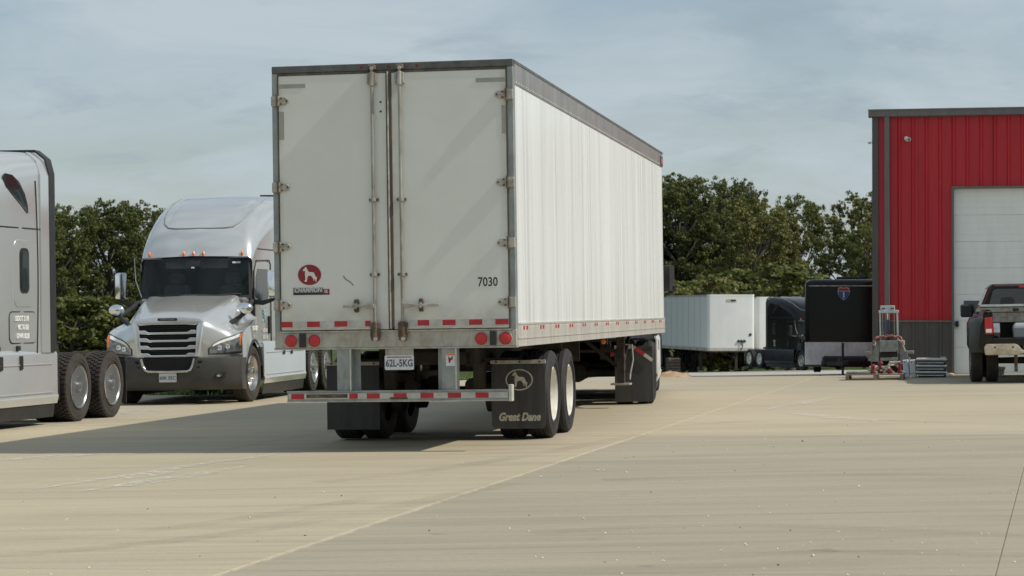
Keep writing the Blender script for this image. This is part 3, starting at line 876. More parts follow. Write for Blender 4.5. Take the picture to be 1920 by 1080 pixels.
        hd.box(min(rx, rx + s * 0.09), max(rx, rx + s * 0.09), -0.085, -0.05, zc - 0.028, zc + 0.022)
        hd.build('handle', 'rod_steel', d, bevel=0.005)
        kx = rx + s * 0.20
        MB().prism(rrect(kx - 0.024, kx + 0.024, zc - 0.068, zc + 0.072, 0.02), 'y', -0.062, -0.014).build('handle_catch', 'rusty_steel', d, bevel=0.004)
        MB().prism(rrect(kx - 0.012, kx + 0.012, zc - 0.03, zc + 0.03, 0.008), 'y', -0.098, -0.06).build('handle_hasp', 'rod_steel', d)
        # row of reflective tape along the foot
        MB().box(-hw + 0.01, hw - 0.012 if s > 0 else rx - 0.06, -0.0135, -0.0121, 1.315, 1.392).build('tape_strip', 'tape_white', d)
        red = (-1.17, -0.88, -0.58, -0.285) if s < 0 else (0.315, 0.59, 0.875, 1.155)
        for k, rxp in enumerate(red):
            w_ = 0.07 if rxp in (-0.88, -0.58, 0.59, 0.875, 1.155) else 0.062
            if rxp == -0.285: w_ = 0.03
            MB().box(rxp - cx - w_, rxp - cx + w_, -0.0155, -0.0134, 1.330, 1.388).build('reflective_tape', 'tape_red', d)
        # weathered patches of old corner tape
        if s < 0:
            MB().box(-hw + 0.012, -hw + 0.30, -0.0150, -0.0121, 3.875, 3.92).build('corner_tape', 'tape_patch', d)
            MB().box(-hw + 0.006, -hw + 0.062, -0.0148, -0.0121, 3.33, 3.63).build('corner_tape', 'tape_patch', d)
            for z in (3.70, 3.60):
                MB().lathe([(-0.018, 0.0), (-0.018, 0.011), (-0.012, 0.011)], 8, 'y', (0.085 + rx, 0, z)).build('rivet', 'decal_black', d)
            # emblem and name badge
            ex, ez = -0.915 - cx, 1.885
            em = MB().prism(ellipse(ex, ez, 0.126, 0.108), 'y', -0.018, -0.012).build('emblem', 'decal_red', d)
            dog(d, ex, -0.0195, ez, 0.108, 'decal_white')
            bx0 = -1.095 - cx
            MB().box(bx0, bx0 + 0.395, -0.016, -0.012, 1.672, 1.697).build('name_badge', 'decal_black', d)
            MB().box(bx0, bx0 + 0.325, -0.0165, -0.0121, 1.697, 1.748).build('name_badge', 'decal_grey', d)
            MB().box(bx0 + 0.325, bx0 + 0.395, -0.017, -0.0121, 1.680, 1.732).build('name_badge', 'decal_red', d)
            text('badge_lettering', 'CHAMPION', 0.070, 'plate_white', d, (bx0 + 0.162, -0.018, 1.722), FACE_Y, 0.15, 0.001, 0.82, 0.001)
            text('badge_lettering', 'SE', 0.045, 'decal_white', d, (bx0 + 0.36, -0.0185, 1.706), FACE_Y, 0.0, 0.001, 0.9, 0.001)
            pts = [(-0.545, 1.868), (-0.525, 1.835), (-0.50, 1.818), (-0.47, 1.80), (-0.445, 1.775), (-0.44, 1.765)]
            MB().tube([(px - cx, -0.014, pz) for px, pz in pts], 0.0045, 5).build('scrape_mark', 'rusty_steel', d)
        else:
            MB().box(hw - 0.32, hw - 0.012, -0.0150, -0.0121, 3.875, 3.92).build('corner_tape', 'tape_patch', d)
            MB().box(hw - 0.05, hw - 0.006, -0.0148, -0.0121, 3.33, 3.63).build('corner_tape', 'tape_patch', d)
            text('fleet_number', '7030', 0.135, 'decal_black', d, (1.01 - cx, -0.0135, 1.775), FACE_Y, 0.0, 0.001, 0.80, 0.0015)
    MB().box(-0.060, 0.005, -0.018, 0.02, 1.30, 4.03).build('centre_seal', 'seal_rubber', root, bevel=0.006)
    MB().tube([(-0.037, -0.018, 1.30), (-0.037, -0.018, 4.02)], 0.010, 6).build('seal_bead', 'hinge_steel', root)
    # --- registration plate
    pl = MB().box(-0.11, 0.195, 0.02, 0.03, 1.0, 1.11).build('plate_bracket', 'sill_steel', root)
    p = MB().prism(rrect(-0.115, 0.2, 0.865, 1.02, 0.015), 'y', 0.012, 0.018).build('registration_plate', 'plate_white', root)
    text('plate_lettering', '62L-5KG', 0.105, 'decal_navy', p, (0.0425, 0.0105, 0.933), FACE_Y, 0, 0.001, 0.76, 0.0022)
    MB().box(-0.09, 0.175, 0.0112, 0.012, 0.995, 1.005).build('plate_band', 'decal_red', p)
    # --- rear underride guard
    gd = MB().box(-1.18, 1.215, 0.0, 0.10, 0.535, 0.650).build('guard_beam', 'galvanized', root, bevel=0.006)
    MB().box(-1.185, 1.22, -0.012, 0.112, 0.636, 0.650).build('beam_flange', 'galvanized', gd)
    MB().box(-1.185, 1.22, -0.012, 0.112, 0.530, 0.543).build('beam_flange', 'sill_steel', gd)
    MB().box(1.215, 1.25, -0.014, 0.114, 0.525, 0.70).build('beam_end', 'tape_white', gd, bevel=0.003)
    MB().box(-1.165, 1.205, -0.0035, -0.0005, 0.563, 0.622).build('tape_strip', 'tape_white', gd)
    for x, hw in ((-1.065, 0.07), (-0.455, 0.045), (-0.24, 0.07), (0.05, 0.07), (0.34, 0.07), (0.635, 0.07), (0.93, 0.07)):
        MB().box(x - hw, x + hw, -0.0065, -0.0034, 0.565, 0.620).build('reflective_tape', 'tape_red', gd)
    MB().box(-0.97, -0.52, -0.0062, -0.0034, 0.575, 0.615).build('scraped_patch', 'rusty_steel', gd)
    MB().box(-0.06, 0.13, -0.0080, -0.0036, 0.556, 0.578).build('scraped_patch', 'rusty_steel', gd)
    for x0, x1, flange in ((-0.635, -0.48, 1), (0.50, 0.66, -1)):
        up = MB().box(x0, x1, 0.015, 0.03, 0.650, ZS - 0.01)
        up.box(x1 - 0.014 if flange > 0 else x1 - 0.012, x1, 0.03, 0.16, 0.650, ZS - 0.01)
        up.box(x0, x0 + 0.012, 0.03, 0.16, 0.650, ZS - 0.01)
        up.box(x1 if flange > 0 else x0 - 0.065, x1 + 0.07 if flange > 0 else x0, 0.145, 0.16, 0.650, ZS - 0.01)
        u = up.build('guard_upright', 'galvanized', root)
        MB().box(x1 - 0.014, x1 + 0.002, -0.002, 0.015, 0.652, ZS - 0.012).build('upright_edge', 'tape_white', u)
        if x0 > 0:
            st = MB().box(x0 + 0.045, x0 + 0.145, 0.012, 0.0148, 0.90, 1.03).build('warning_sticker', 'plate_white', u)
            MB().box(x0 + 0.048, x0 + 0.142, 0.0105, 0.0119, 1.012, 1.027).build('sticker_band', 'lamp_amber', u)
            MB().prism([(x0 + 0.075, 0.935), (x0 + 0.09, 0.935), (x0 + 0.10, 0.965), (x0 + 0.115, 0.965), (x0 + 0.12, 1.0), (x0 + 0.108, 1.005), (x0 + 0.10, 0.985), (x0 + 0.085, 0.985), (x0 + 0.08, 1.0), (x0 + 0.07, 1.0)], 'y', 0.0105, 0.0119).build('sticker_mark', 'decal_red', u)
    # --- running gear
    AX = (2.67, 3.90)
    for y in AX:
        for s in (-1, 1):
            dual(root, W - 0.01, y, s, 'white')
        MB().lathe([(-0.98, 0.0), (-0.98, 0.063), (0.98, 0.063), (0.98, 0.0)], 14, 'x', (0, y, TYRE_R)).build('axle', 'chassis', root)
        for s in (-1, 1):
            MB().lathe([(s * 0.50, 0.2), (s * 0.62, 0.205), (s * 0.62, 0.0)], 20, 'x', (0, y, TYRE_R)).build('brake_drum', 'chassis', root)
            MB().lathe([(-0.09, 0.0), (-0.09, 0.08), (0.09, 0.08), (0.09, 0.0)], 14, 'y', (s * 0.36, y - 0.2, TYRE_R + 0.12)).build('brake_chamber', 'chassis', root)
    for s in (-1, 1):
        MB().box(s * 0.50 - 0.05, s * 0.50 + 0.05, 1.6, 5.6, 0.86, 1.06).build('slider_rail', 'chassis', root)
        MB().bar((s * 0.52, 2.2, 0.72), (s * 0.52, 4.5, 0.70), 0.08, 0.10).build('leaf_spring', 'chassis', root)
        for y in (2.05, 3.28, 4.6):
            MB().prism([(y - 0.12, 0.9), (y + 0.12, 0.9), (y + 0.06, 0.60), (y - 0.06, 0.60)], 'x', s * 0.52 - 0.06, s * 0.52 + 0.06).build('spring_hanger', 'chassis', root)
    for k in range(int((L - 0.6) / 0.42)):
        y = 0.45 + k * 0.42
        MB().box(-W + 0.03, W - 0.03, y, y + 0.055, 1.115, 1.215).build('cross_member', 'chassis', root)
    for y in (1.65, 5.55):
        MB().box(-0.5, 0.5, y - 0.05, y + 0.05, 0.88, 1.02).build('slider_beam', 'chassis', root)
    MB().box(-0.92, 0.92, 5.62, 5.68, 0.70, 1.10).build('slider_plate', 'chassis', root)
    MB().box(-0.62, 0.62, 9.3, 9.36, 0.74, 1.10).build('cross_plate', 'chassis', root)
    MB().lathe([(5.0, 0.0), (5.03, 0.12), (5.9, 0.12), (5.93, 0.0)], 16, 'y', (0.2, 0, 0.92)).build('air_tank', 'chassis', root)
    MB().lathe([(4.3, 0.0), (4.33, 0.11), (4.9, 0.11), (4.93, 0.0)], 16, 'y', (-0.25, 0, 0.95)).build('air_tank', 'chassis', root)
    # mud flaps
    for s in (-1, 1):
        cx = s * 0.965; y = 2.05
        MB().box(cx - 0.32, cx + 0.32, y - 0.02, y, 0.872, 0.915).build('flap_bar', 'sill_steel', root, bevel=0.003)
        MB().box(min(0, cx + s * 0.1) if s < 0 else 0.2, max(-0.2, cx + s * 0.1) if s < 0 else cx, y + 0.003, y + 0.03, 0.885, 0.94).build('flap_hanger', 'chassis', root)
        fl = MB().prism(rrect(cx - 0.31, cx + 0.31, 0.135, 0.872, 0.05 if s > 0 else 0.006), 'y', y - 0.012, y - 0.002).build('mud_flap', 'flap_rubber', root)
        for q in (-0.25, 0.02, 0.25):
            MB().lathe([(y - 0.03, 0.0), (y - 0.03, 0.012), (y - 0.02, 0.012)], 7, 'y', (cx + q, 0, 0.893)).build('flap_bolt', 'rusty_steel', root)
        if s > 0:
            ez = 0.690
            o1, o2 = ellipse(cx + 0.012, ez, 0.158, 0.122, 48), ellipse(cx + 0.012, ez, 0.143, 0.108, 48)
            m = MB(); n = 48
            m.v = [(x, y - 0.0145, z) for x, z in o1] + [(x, y - 0.0145, z) for x, z in o2] + [(x, y - 0.0125, z) for x, z in o1] + [(x, y - 0.0125, z) for x, z in o2]
            m.f = [(k, (k + 1) % n, n + (k + 1) % n, n + k) for k in range(n)] + [(2 * n + k, k, (k + 1) % n, 2 * n + (k + 1) % n) for k in range(n)] + [(n + k, n + (k + 1) % n, 3 * n + (k + 1) % n, 3 * n + k) for k in range(n)]
            m.build('emblem_ring', 'decal_cream', fl)
            dog(fl, cx + 0.012, y - 0.0135, ez, 0.122, 'decal_cream')
            text('flap_lettering', 'Great Dane', 0.125, 'decal_cream', fl, (cx + 0.005, y - 0.0135, 0.265), FACE_Y, 0.30, 0.001, 0.80, 0.0055)
    # landing gear
    for s in (-1, 1):
        lg = MB().box(s * 0.98 - 0.06, s * 0.98 + 0.06, 11.18, 11.32, 0.55, 1.12).build('landing_leg', 'leg_steel', root, bevel=0.006)
        MB().box(s * 0.98 - 0.055, s * 0.98 + 0.055, 11.195, 11.305, 0.36, 0.56).build('inner_leg', 'leg_steel', lg)
        MB().box(s * 0.98 - 0.15, s * 0.98 + 0.15, 11.12, 11.38, 0.33, 0.36).build('foot_pad', 'sill_steel', lg, bevel=0.004)
        MB().bar((s * 0.92, 11.25, 0.62), (s * 0.30, 11.25, 1.12), 0.05, 0.05).build('leg_brace', 'chassis', root)
        MB().bar((s * 0.98, 11.3, 0.58), (s * 0.98, 12.4, 1.12), 0.05, 0.05).build('leg_brace', 'chassis', root)
    MB().bar((-0.98, 11.25, 0.85), (0.98, 11.25, 0.85), 0.04, 0.04).build('cross_shaft', 'chassis', root)
    MB().tube([(1.06, 11.2, 0.95), (1.16, 11.2, 0.95), (1.18, 11.15, 0.72), (1.14, 11.1, 0.50), (1.14, 11.05, 0.42)], 0.012, 6).build('crank_handle', 'sill_steel', root)
    MB().box(1.10, 1.20, 8.0, 8.09, 1.0, 1.075).build('marker_lamp_bracket', 'chassis', root)
    MB().lathe([(7.965, 0.0), (7.968, 0.03), (8.0, 0.038)], 12, 'y', (1.15, 0, 1.04)).build('side_lamp', 'lamp_amber', root)
    return root


make_trailer()

# ------------------------------------------------------------------ road tractors
def lerp(a, b, t): return a + (b - a) * t


def interp(tab, x):
    if x <= tab[0][0]: return tab[0][1]
    for (x0, v0), (x1, v1) in zip(tab, tab[1:]):
        if x <= x1:
            t = (x - x0) / (x1 - x0)
            return tuple(lerp(a, b, t) for a, b in zip(v0, v1)) if isinstance(v0, tuple) else lerp(v0, v1, t)
    return tab[-1][1]


def sstep(a, b, x):
    t = max(0, min(1, (x - a) / (b - a))); return t * t * (3 - 2 * t)


CAB = [  # y, half width, roof height, corner radius, forward bow
    (2.02, 1.03, 2.60, 0.10, 0.24), (2.10, 1.04, 2.74, 0.16, 0.24), (2.22, 1.05, 2.92, 0.24, 0.22), (2.40, 1.065, 3.10, 0.32, 0.20), (2.65, 1.085, 3.29, 0.38, 0.16),
    (3.00, 1.11, 3.47, 0.42, 0.11), (3.40, 1.145, 3.62, 0.44, 0.06), (3.90, 1.175, 3.74, 0.42, 0.02), (4.40, 1.20, 3.81, 0.38, 0.0), (5.05, 1.215, 3.84, 0.32, 0.0)]


def cab_w(y):
    return interp([(c[0], c[1]) for c in CAB], y)


def cab_section(y, w, zt, r, bow, zb=1.0, dx=0.0, n=7):
    half = [(w, zb), (w, zb + (1.9 - zb) * 0.5), (w, 1.9), (w, 2.4), (w, max(2.45, zt - r))]
    for k in range(1, n + 1):
        a = (pi / 2) * k / n; half.append((w - r + r * cos(a), zt - r + r * sin(a)))
    for k in range(1, 4):
        half.append(((w - r) * (1 - k / 4), zt + 0.02 * (k / 4)))
    pts = half + [(0, zt + 0.022)] + [(-x, z) for x, z in half[::-1]]
    return [(x, y - (bow * (1 - (x / w) ** 2)) * (1.0 if z > 2.3 else 0.85), z) for x, z in pts]


CP = [(0.0, (0.10, 0.80)), (0.15, (0.055, 1.06)), (0.27, (0.065, 1.30)), (0.34, (0.10, 1.42)), (0.40, (0.19, 1.495)), (0.48, (0.38, 1.56)), (0.72, (1.0, 1.74)), (1.0, (1.72, 1.90))]
EP = [(0.0, (0.46, 0.80)), (0.15, (0.42, 0.98)), (0.27, (0.43, 1.12)), (0.34, (0.48, 1.20)), (0.40, (0.56, 1.255)), (0.48, (0.72, 1.30)), (0.72, (1.25, 1.40)), (1.0, (1.98, 1.50))]


def hood(x, s, off=0.0):
    ax = abs(x)
    q_ = sstep(0.34, 1.0, s)
    t = sstep(lerp(0.50, 0.86, q_), lerp(1.10, 1.20, q_), ax)
    yc, zc = interp(CP, s); ye, ze = interp(EP, s)
    y = lerp(yc, ye, t); z = lerp(zc, ze, t)
    z += 0.03 * (1 - (min(ax, 0.6) / 0.6) ** 2) * sstep(0.34, 0.5, s)         # crowned middle
    wmax = 1.21 - 0.10 * sstep(0.5, 1.0, s)
    xx = x * (wmax / 1.21)
    return (xx, y - off * (1 - s * 0.6), z + off * s)


def make_tractor(root, paint='silver_paint', kit='full', rear='cover', dusty_tyres=True, text_side=None, cab_text=False, plate=None, lugs=True, trail=True):
    """cab-and-sleeper road tractor, nose at local y=0 looking towards -y, driver's side at +x"""
    P = root
    # --- cab and sleeper shell
    mb = MB().loft([cab_section(*c) for c in CAB], cap0=False, cap1=True)
    cab = mb.build('cab', paint, P, smooth=40)
    # raised middle of the roof fairing
    secs = []
    for c in CAB[3:9]:
        y, w, zt, r, bow = c
        k = 0.62 + 0.06 * (y - 2.4)
        e = 0.018 if 2.5 < y < 4.3 else -0.03
        pts = []
        for q in range(13):
            a = -1 + q / 6; x = a * w * k
            d = max(0, abs(x) - (w - r)); zz = zt - r + sqrt(max(0, r * r - d * d)) if d > 0 else zt + 0.02 * (1 - abs(x) / w)
            ee = e if abs(a) < 0.95 else -0.03
            pts.append((x, y - bow * (1 - (x / w) ** 2), zz + ee))
        secs.append(pts)
    MB().loft(secs, False, False).build('roof_panel', paint, cab, smooth=40)
    def roof_pt(x, y, e=0.0):
        w, zt, r, bow = (interp([(c[0], c[i]) for c in CAB], y) for i in (1, 2, 3, 4))
        d = max(0, abs(x) - (w - r)); z = zt - r + sqrt(max(0, r * r - d * d)) if d > 0 else zt + 0.02 * (1 - abs(x) / w)
        return (x, y - bow * (1 - (x / w) ** 2), z + e)
    path = [(-0.86, 4.2), (-0.84, 3.6), (-0.80, 3.1), (-0.76, 2.75), (-0.70, 2.56), (-0.60, 2.46), (-0.45, 2.43), (-0.2, 2.42), (0, 2.42)]
    path = path + [(-a, b) for a, b in path[-2::-1]]
    MB().tube([roof_pt(a, b, 0.004) for a, b in path], 0.014, 6).build('roof_crease', 'seam_grey', cab, smooth=60)
    # seam between roof fairing and cab, and the belt of marker lamps
    for s in (-1, 1):
        MB().loft([[(s * (cab_w(y) + 0.003), y, 2.735), (s * (cab_w(y) + 0.003), y, 2.755)] for y in (2.3, 2.8, 3.4, 4.0, 4.6, 5.27)], False, False).build('body_seam', 'decal_black', cab)
    for x in (-0.86, -0.18, 0.0, 0.18, 0.86):
        y = 2.045 - 0.24 * (1 - (x / 1.03) ** 2)
        m = MB().lathe([(0.0, 0.034), (-0.028, 0.028), (-0.04, 0.014), (-0.042, 0.0)], 12, 'y', (0, 0, 0)).build('marker_lamp', 'lamp_amber', cab, smooth=60, loc=(x, y, 2.665))
        m.scale = (0.72, 1, 1.5)
    # --- windscreen
    def ws(off, hw0, hw1, z0, z1, lift=0.0):
        def f(a, b):
            x = lerp(-1, 1, a) * lerp(hw0, hw1, b); z = lerp(z0, z1, b)
            k = (z - 1.88) / 0.68
            return (x, lerp(1.60, 1.80, k) + lerp(0.36, 0.24, k) * (abs(x) / 1.0) ** 2.2 + off, z + lift * (1 - (x / hw0) ** 2))
        return f
    fo, fi = ws(0.012, 1.045, 1.03, 1.84, 2.60), ws(0.006, 0.975, 0.955, 1.91, 2.54)
    loop = [(a / 20, 0) for a in range(20)] + [(1, b / 6) for b in range(6)] + [(1 - a / 20, 1) for a in range(20)] + [(0, 1 - b / 6) for b in range(6)]
    MB().loft([[fo(*q) for q in loop], [fi(*q) for q in loop]], False, False, ring=True).build('windscreen_frame', 'black_plastic', P, smooth=60, solid=0.012)
    # what shows through the glass
    MB().box(-0.97, 0.97, 1.66, 2.05, 1.72, 1.86).build('dashboard', 'cab_trim', P, bevel=0.04)
    li = MB().box(-0.99, 0.99, 2.86, 2.90, 1.0, 2.62); li.box(-0.99, 0.99, 1.9, 2.9, 2.575, 2.60); li.box(-1.0, -0.97, 2.1, 2.9, 1.0, 2.6); li.box(0.97, 1.0, 2.1, 2.9, 1.0, 2.6); li.box(-0.99, 0.99, 1.75, 2.9, 1.0, 1.03)
    li.build('cab_lining', 'cab_trim', P)
    for sx_ in (-0.52, 0.52):
        st_ = MB().prism(rrect(sx_ - 0.25, sx_ + 0.25, 1.25, 2.12, 0.10), 'y', 2.52, 2.66).build('seat', 'seat_cloth', P, bevel=0.03)
        MB().prism(rrect(sx_ - 0.15, sx_ + 0.15, 2.13, 2.34, 0.07), 'y', 2.54, 2.64).build('headrest', 'seat_cloth', st_, bevel=0.02)
    MB().tube([(0.52 + 0.22 * cos(2 * pi * k / 24), 2.10 + 0.10 * sin(2 * pi * k / 24), 1.92 + 0.19 * sin(2 * pi * k / 24)) for k in range(25)], 0.016, 6).build('steering_wheel', 'black_plastic', P)
    for sx_ in (-0.55, 0.1):
        MB().prism(rrect(sx_, sx_ + 0.5, 2.40, 2.56, 0.03), 'y', 1.93, 1.95).build('sun_visor', 'seat_cloth', P)
    gl = MB().grid(ws(0.0, 0.985, 0.965, 1.905, 2.545), 20, 6).build('windscreen', 'windscreen_glass', P, smooth=60)
    MB().grid(ws(-0.004, 0.14, 0.13, 2.43, 2.545), 4, 2).build('sensor_housing', 'black_plastic', gl)
    MB().add([ws(-0.006, 0.985, 0.965, 1.905, 2.545)(a, b) for a, b in ((0.86, 0.90), (0.93, 0.90), (0.93, 0.95), (0.86, 0.95))], [(0, 1, 2, 3)]).build('toll_tag', 'plate_white', gl)
    MB().add([ws(-0.007, 0.985, 0.965, 1.905, 2.545)(a, b) for a, b in ((0.485, 0.77), (0.515, 0.77), (0.515, 0.81), (0.485, 0.81))], [(0, 1, 2, 3)]).build('inspection_sticker', 'plate_white', gl)
    f = ws(-0.02, 1.0, 0.98, 1.88, 2.55)
    for a0, a1 in ((0.06, 0.40), (0.55, 0.93)):
        MB().tube([f(a0 + (a1 - a0) * k / 6, 0.015 + 0.05 * (k / 6)) for k in range(7)], 0.012, 5).build('wiper', 'black_plastic', P)
    # --- bonnet and wings
    S = [0, 0.06, 0.12, 0.18, 0.24, 0.30, 0.34, 0.37, 0.40, 0.44, 0.48, 0.55, 0.65, 0.75, 0.85, 0.95, 1.0]
    NX = 40
    mb = MB()
    mb.v = [hood(-1.21 + 2.42 * i / NX, s) for s in S for i in range(NX + 1)]
    wN = NX + 1
    mb.f = [(j * wN + i, j * wN + i + 1, (j + 1) * wN + i + 1, (j + 1) * wN + i) for j in range(len(S) - 1) for i in range(NX)]
    YW, RW = 1.27, 0.60
    for sd in (-1, 1):                                   # flanks with the wheel arch cut out
        cols = []
        ys = [0.44, 0.52, 0.60, 0.665] + [YW - RW * cos(pi * k / 14) for k in range(15)] + [1.88, 1.98]
        for y in ys:
            # height of the wing's edge at this y
            zt = interp([(0.42, 0.98), (0.43, 1.12), (0.48, 1.20), (0.56, 1.255), (0.72, 1.30), (1.25, 1.40), (1.98, 1.50)], y)
            d = abs(y - YW)
            zb = 0.50 + sqrt(max(0, RW * RW - d * d)) if d < RW else (0.80 if y < YW else 0.62)
            xw = 1.21 - 0.10 * sstep(0.9, 1.98, y)
            fl = 0.03 * math.exp(-((d - 0.0) / 0.7) ** 2)
            cols.append([(sd * lerp(xw, xw + fl, k / 5), y, lerp(zt, min(zb, zt - 0.02), k / 5)) for k in range(6)])
        mb.loft(cols, False, False)
    hd = mb.build('bonnet', paint, P, smooth=38)
    for sd in (-1, 1):                                    # dark wheel-arch liner
        m = MB().loft([[(sd * 1.19, YW - (RW - 0.01) * cos(pi * k / 14), 0.50 + (RW - 0.01) * sin(pi * k / 14)), (sd * 0.72, YW - (RW - 0.01) * cos(pi * k / 14), 0.50 + (RW - 0.01) * sin(pi * k / 14))] for k in range(15)], False, False)
        m.build('arch_liner', 'interior_dark', P)
        m = MB().loft([[(sd * (1.235), YW - (RW + 0.012) * cos(pi * k / 18), 0.50 + (RW + 0.012) * sin(pi * k / 18)), (sd * 1.245, YW - (RW - 0.03) * cos(pi * k / 18), 0.50 + (RW - 0.03) * sin(pi * k / 18))] for k in range(19)], False, False)
        m.build('arch_lip', 'black_plastic', P, solid=0.012)
    MB().box(-0.7, 0.7, 0.5, 2.0, 0.55, 1.35).build('engine_block', 'interior_dark', P)
    # --- headlamps
    for sd in (-1, 1):
        def hl(a, b, off=0.012, lo=0.0, hi=1.0, a0=0.0, a1=1.0):
            A = lerp(a0, a1, a); x = 0.70 + 0.50 * A
            s0, s1 = 0.045 + 0.05 * A, 0.10 + 0.27 * max(0.0, A) ** 0.8
            s = lerp(s0, s1, lerp(lo, hi, b))
            p = hood(sd * x, s, off); return p
        h = MB().grid(lambda a, b: hl(a, b), 14, 6).build('headlamp', 'headlight_lens', hd, smooth=50)
        MB().grid(lambda a, b: hl(a, b, 0.020, 0.80, 1.0, 0.1, 0.92), 12, 2).build('daytime_lamp', 'lamp_white', hd, smooth=50)
        MB().grid(lambda a, b: hl(a, b, 0.022, 0.30, 0.95, 0.93, 1.0), 4, 4).build('turn_lamp', 'lamp_amber', hd, smooth=50)
        MB().grid(lambda a, b: hl(a, b, 0.006, -0.12, 1.10, -0.05, 1.01), 14, 6).build('headlamp_bezel', 'grey_plastic', hd, smooth=50)
        for ca in (0.3, 0.55):
            c = Vector(hl(ca, 0.42, 0.03)); MB().lathe([(0.0, 0.05), (-0.012, 0.045), (-0.004, 0.03), (-0.004, 0.0)], 14, 'y', c).build('lamp_reflector', 'chrome', hd, smooth=50)
    # --- grille
    gt, gb, zt, zb = 0.60, 0.53, 1.475, 0.845
    yb = 0.035
    def gx(z): return lerp(gb, gt, (z - zb) / (zt - zb))
    MB().prism([(-gx(zb), zb), (gx(zb), zb), (gx(zt) - 0.01, zt - 0.05), (gx(zt) - 0.06, zt - 0.02), (-gx(zt) + 0.06, zt - 0.02), (-gx(zt) + 0.01, zt - 0.05)], 'y', yb + 0.01, yb + 0.09).build('grille_mesh', 'interior_dark', P)
    gr = MB()
    for s in (-1, 1):
        gr.prism([(s * (gx(zb) + 0.012), zb - 0.01), (s * (gx(zb) - 0.05), zb - 0.01), (s * (gx(zt) - 0.085), zt - 0.12), (s * (gx(zt) - 0.03), zt - 0.03), (s * (gx(zt) + 0.03), zt - 0.03)], 'y', yb - 0.025, yb + 0.06)
    gr.prism([(-gx(zt) - 0.03, zt - 0.03), (-gx(zt) + 0.10, zt - 0.10), (-0.30, zt - 0.085), (0.30, zt - 0.085), (gx(zt) - 0.10, zt - 0.10), (gx(zt) + 0.03, zt - 0.03), (gx(zt) - 0.05, zt + 0.015), (0.2, zt + 0.045), (-0.2, zt + 0.045), (-gx(zt) + 0.05, zt + 0.015)], 'y', yb - 0.027, yb + 0.09)
    gf = gr.build('grille_surround', 'bright_trim' if kit != 'black' else 'black_plastic', P, bevel=0.01, segs=2, smooth=35)
    for k in range(4):
        z = 1.25 - k * 0.132; g = gx(z) - 0.02; th = 0.018
        poly = [(-g, z - 0.016), (-g + 0.20, z - 0.028), (g - 0.20, z - 0.028), (g, z - 0.016), (g, z + 0.042), (g - 0.15, z + 0.042), (g - 0.21, z + 0.006), (-g + 0.21, z + 0.006), (-g + 0.15, z + 0.042), (-g, z + 0.042)]
        MB().prism(poly, 'y', yb - 0.022, yb + 0.03).build('grille_bar', 'bright_trim' if kit != 'black' else 'black_plastic', gf, bevel=0.006)
        for q in range(1, 3):
            zz = z + 0.042 + q * 0.03
            MB().box(-gx(zz) + 0.06, gx(zz) - 0.06, yb + 0.0, yb + 0.012, zz, zz + 0.006).build('grille_slat', 'black_plastic', gf)
    MB().prism(rrect(-0.175, 0.175, zt - 0.022, zt + 0.026, 0.02), 'y', yb - 0.034, yb - 0.02).build('nose_badge', 'black_plastic', gf)
    text('badge_lettering', 'FREIGHTLINER', 0.036, 'alloy', gf, (0, yb - 0.036, zt + 0.002), FACE_Y, 0, 0.001, 1.05, 0.0005)
    # --- bumper
    def bsec(x):
        ax = abs(x) / 1.21
        y0 = 0.0 + 0.36 * ax ** 3.2
        return [(x, y0 + 0.10, 0.825), (x, y0 + 0.015, 0.80), (x, y0, 0.70), (x, y0 + 0.01, 0.50), (x, y0 + 0.05, 0.33), (x * 0.985, y0 + 0.14, 0.25)]
    xs = [-1.21 + 2.42 * k / 32 for k in range(33)]
    mb = MB().loft([bsec(x) for x in xs], False, False)
    for sd in (-1, 1):
        e = bsec(sd * 1.21)
        mb.loft([e] + [[(sd * lerp(1.21, 1.215, k / 3), lerp(p[1], 0.64 + 0.06 * (p[2] < 0.5), k / 3), p[2]) for p in e] for k in (1, 2, 3)], False, False)
    bp = mb.build('bumper', 'grey_plastic', P, smooth=40)
    MB().prism([(-0.43, 0.80), (-0.39, 0.64), (-0.35, 0.60), (0.35, 0.60), (0.39, 0.64), (0.43, 0.80)], 'y', -0.012, 0.10).build('lower_intake', 'interior_dark', bp)
    MB().tube([(-0.47, -0.012, 0.80), (-0.44, -0.018, 0.68), (-0.40, -0.02, 0.605), (-0.34, -0.022, 0.58), (0, -0.026, 0.572), (0.34, -0.022, 0.58), (0.40, -0.02, 0.605), (0.44, -0.018, 0.68), (0.47, -0.012, 0.80)], 0.022, 8).build('intake_trim', 'alloy', bp, smooth=60)
    for sd in (-1, 1):
        def q(x): return 0.36 * (abs(x) / 1.21) ** 3.2
        MB().add([(sd * x, q(x) - 0.004 + 0.006, z) for x, z in ((0.53, 0.76), (0.60, 0.76), (0.55, 0.64), (0.50, 0.64))], [(0, 1, 2, 3)]).build('bumper_vent', 'interior_dark', bp)
        c = (sd * 0.86, q(0.86) - 0.0, 0.50)
        MB().prism([(sd * 0.77, 0.455), (sd * 0.96, 0.47), (sd * 0.99, 0.55), (sd * 0.83, 0.53)], 'y', q(0.86) - 0.05, q(0.86) + 0.1).build('fog_lamp_recess', 'black_plastic', bp)
        o = MB().lathe([(0.0, 0.03), (-0.012, 0.026), (-0.014, 0.0)], 14, 'y').build('fog_lamp', 'chrome', bp, smooth=60, loc=(sd * 0.88, q(0.86) - 0.052, 0.505)); o.scale = (1.9, 1, 0.9)
    if plate:
        pp = MB().box(-0.155, 0.155, -0.022, -0.012, 0.395, 0.55).build('registration_plate', 'plate_white', P, bevel=0.003)
        text('plate_lettering', plate, 0.088, 'decal_navy', pp, (0, -0.0235, 0.465), FACE_Y, 0, 0.001, 0.9, 0.001)
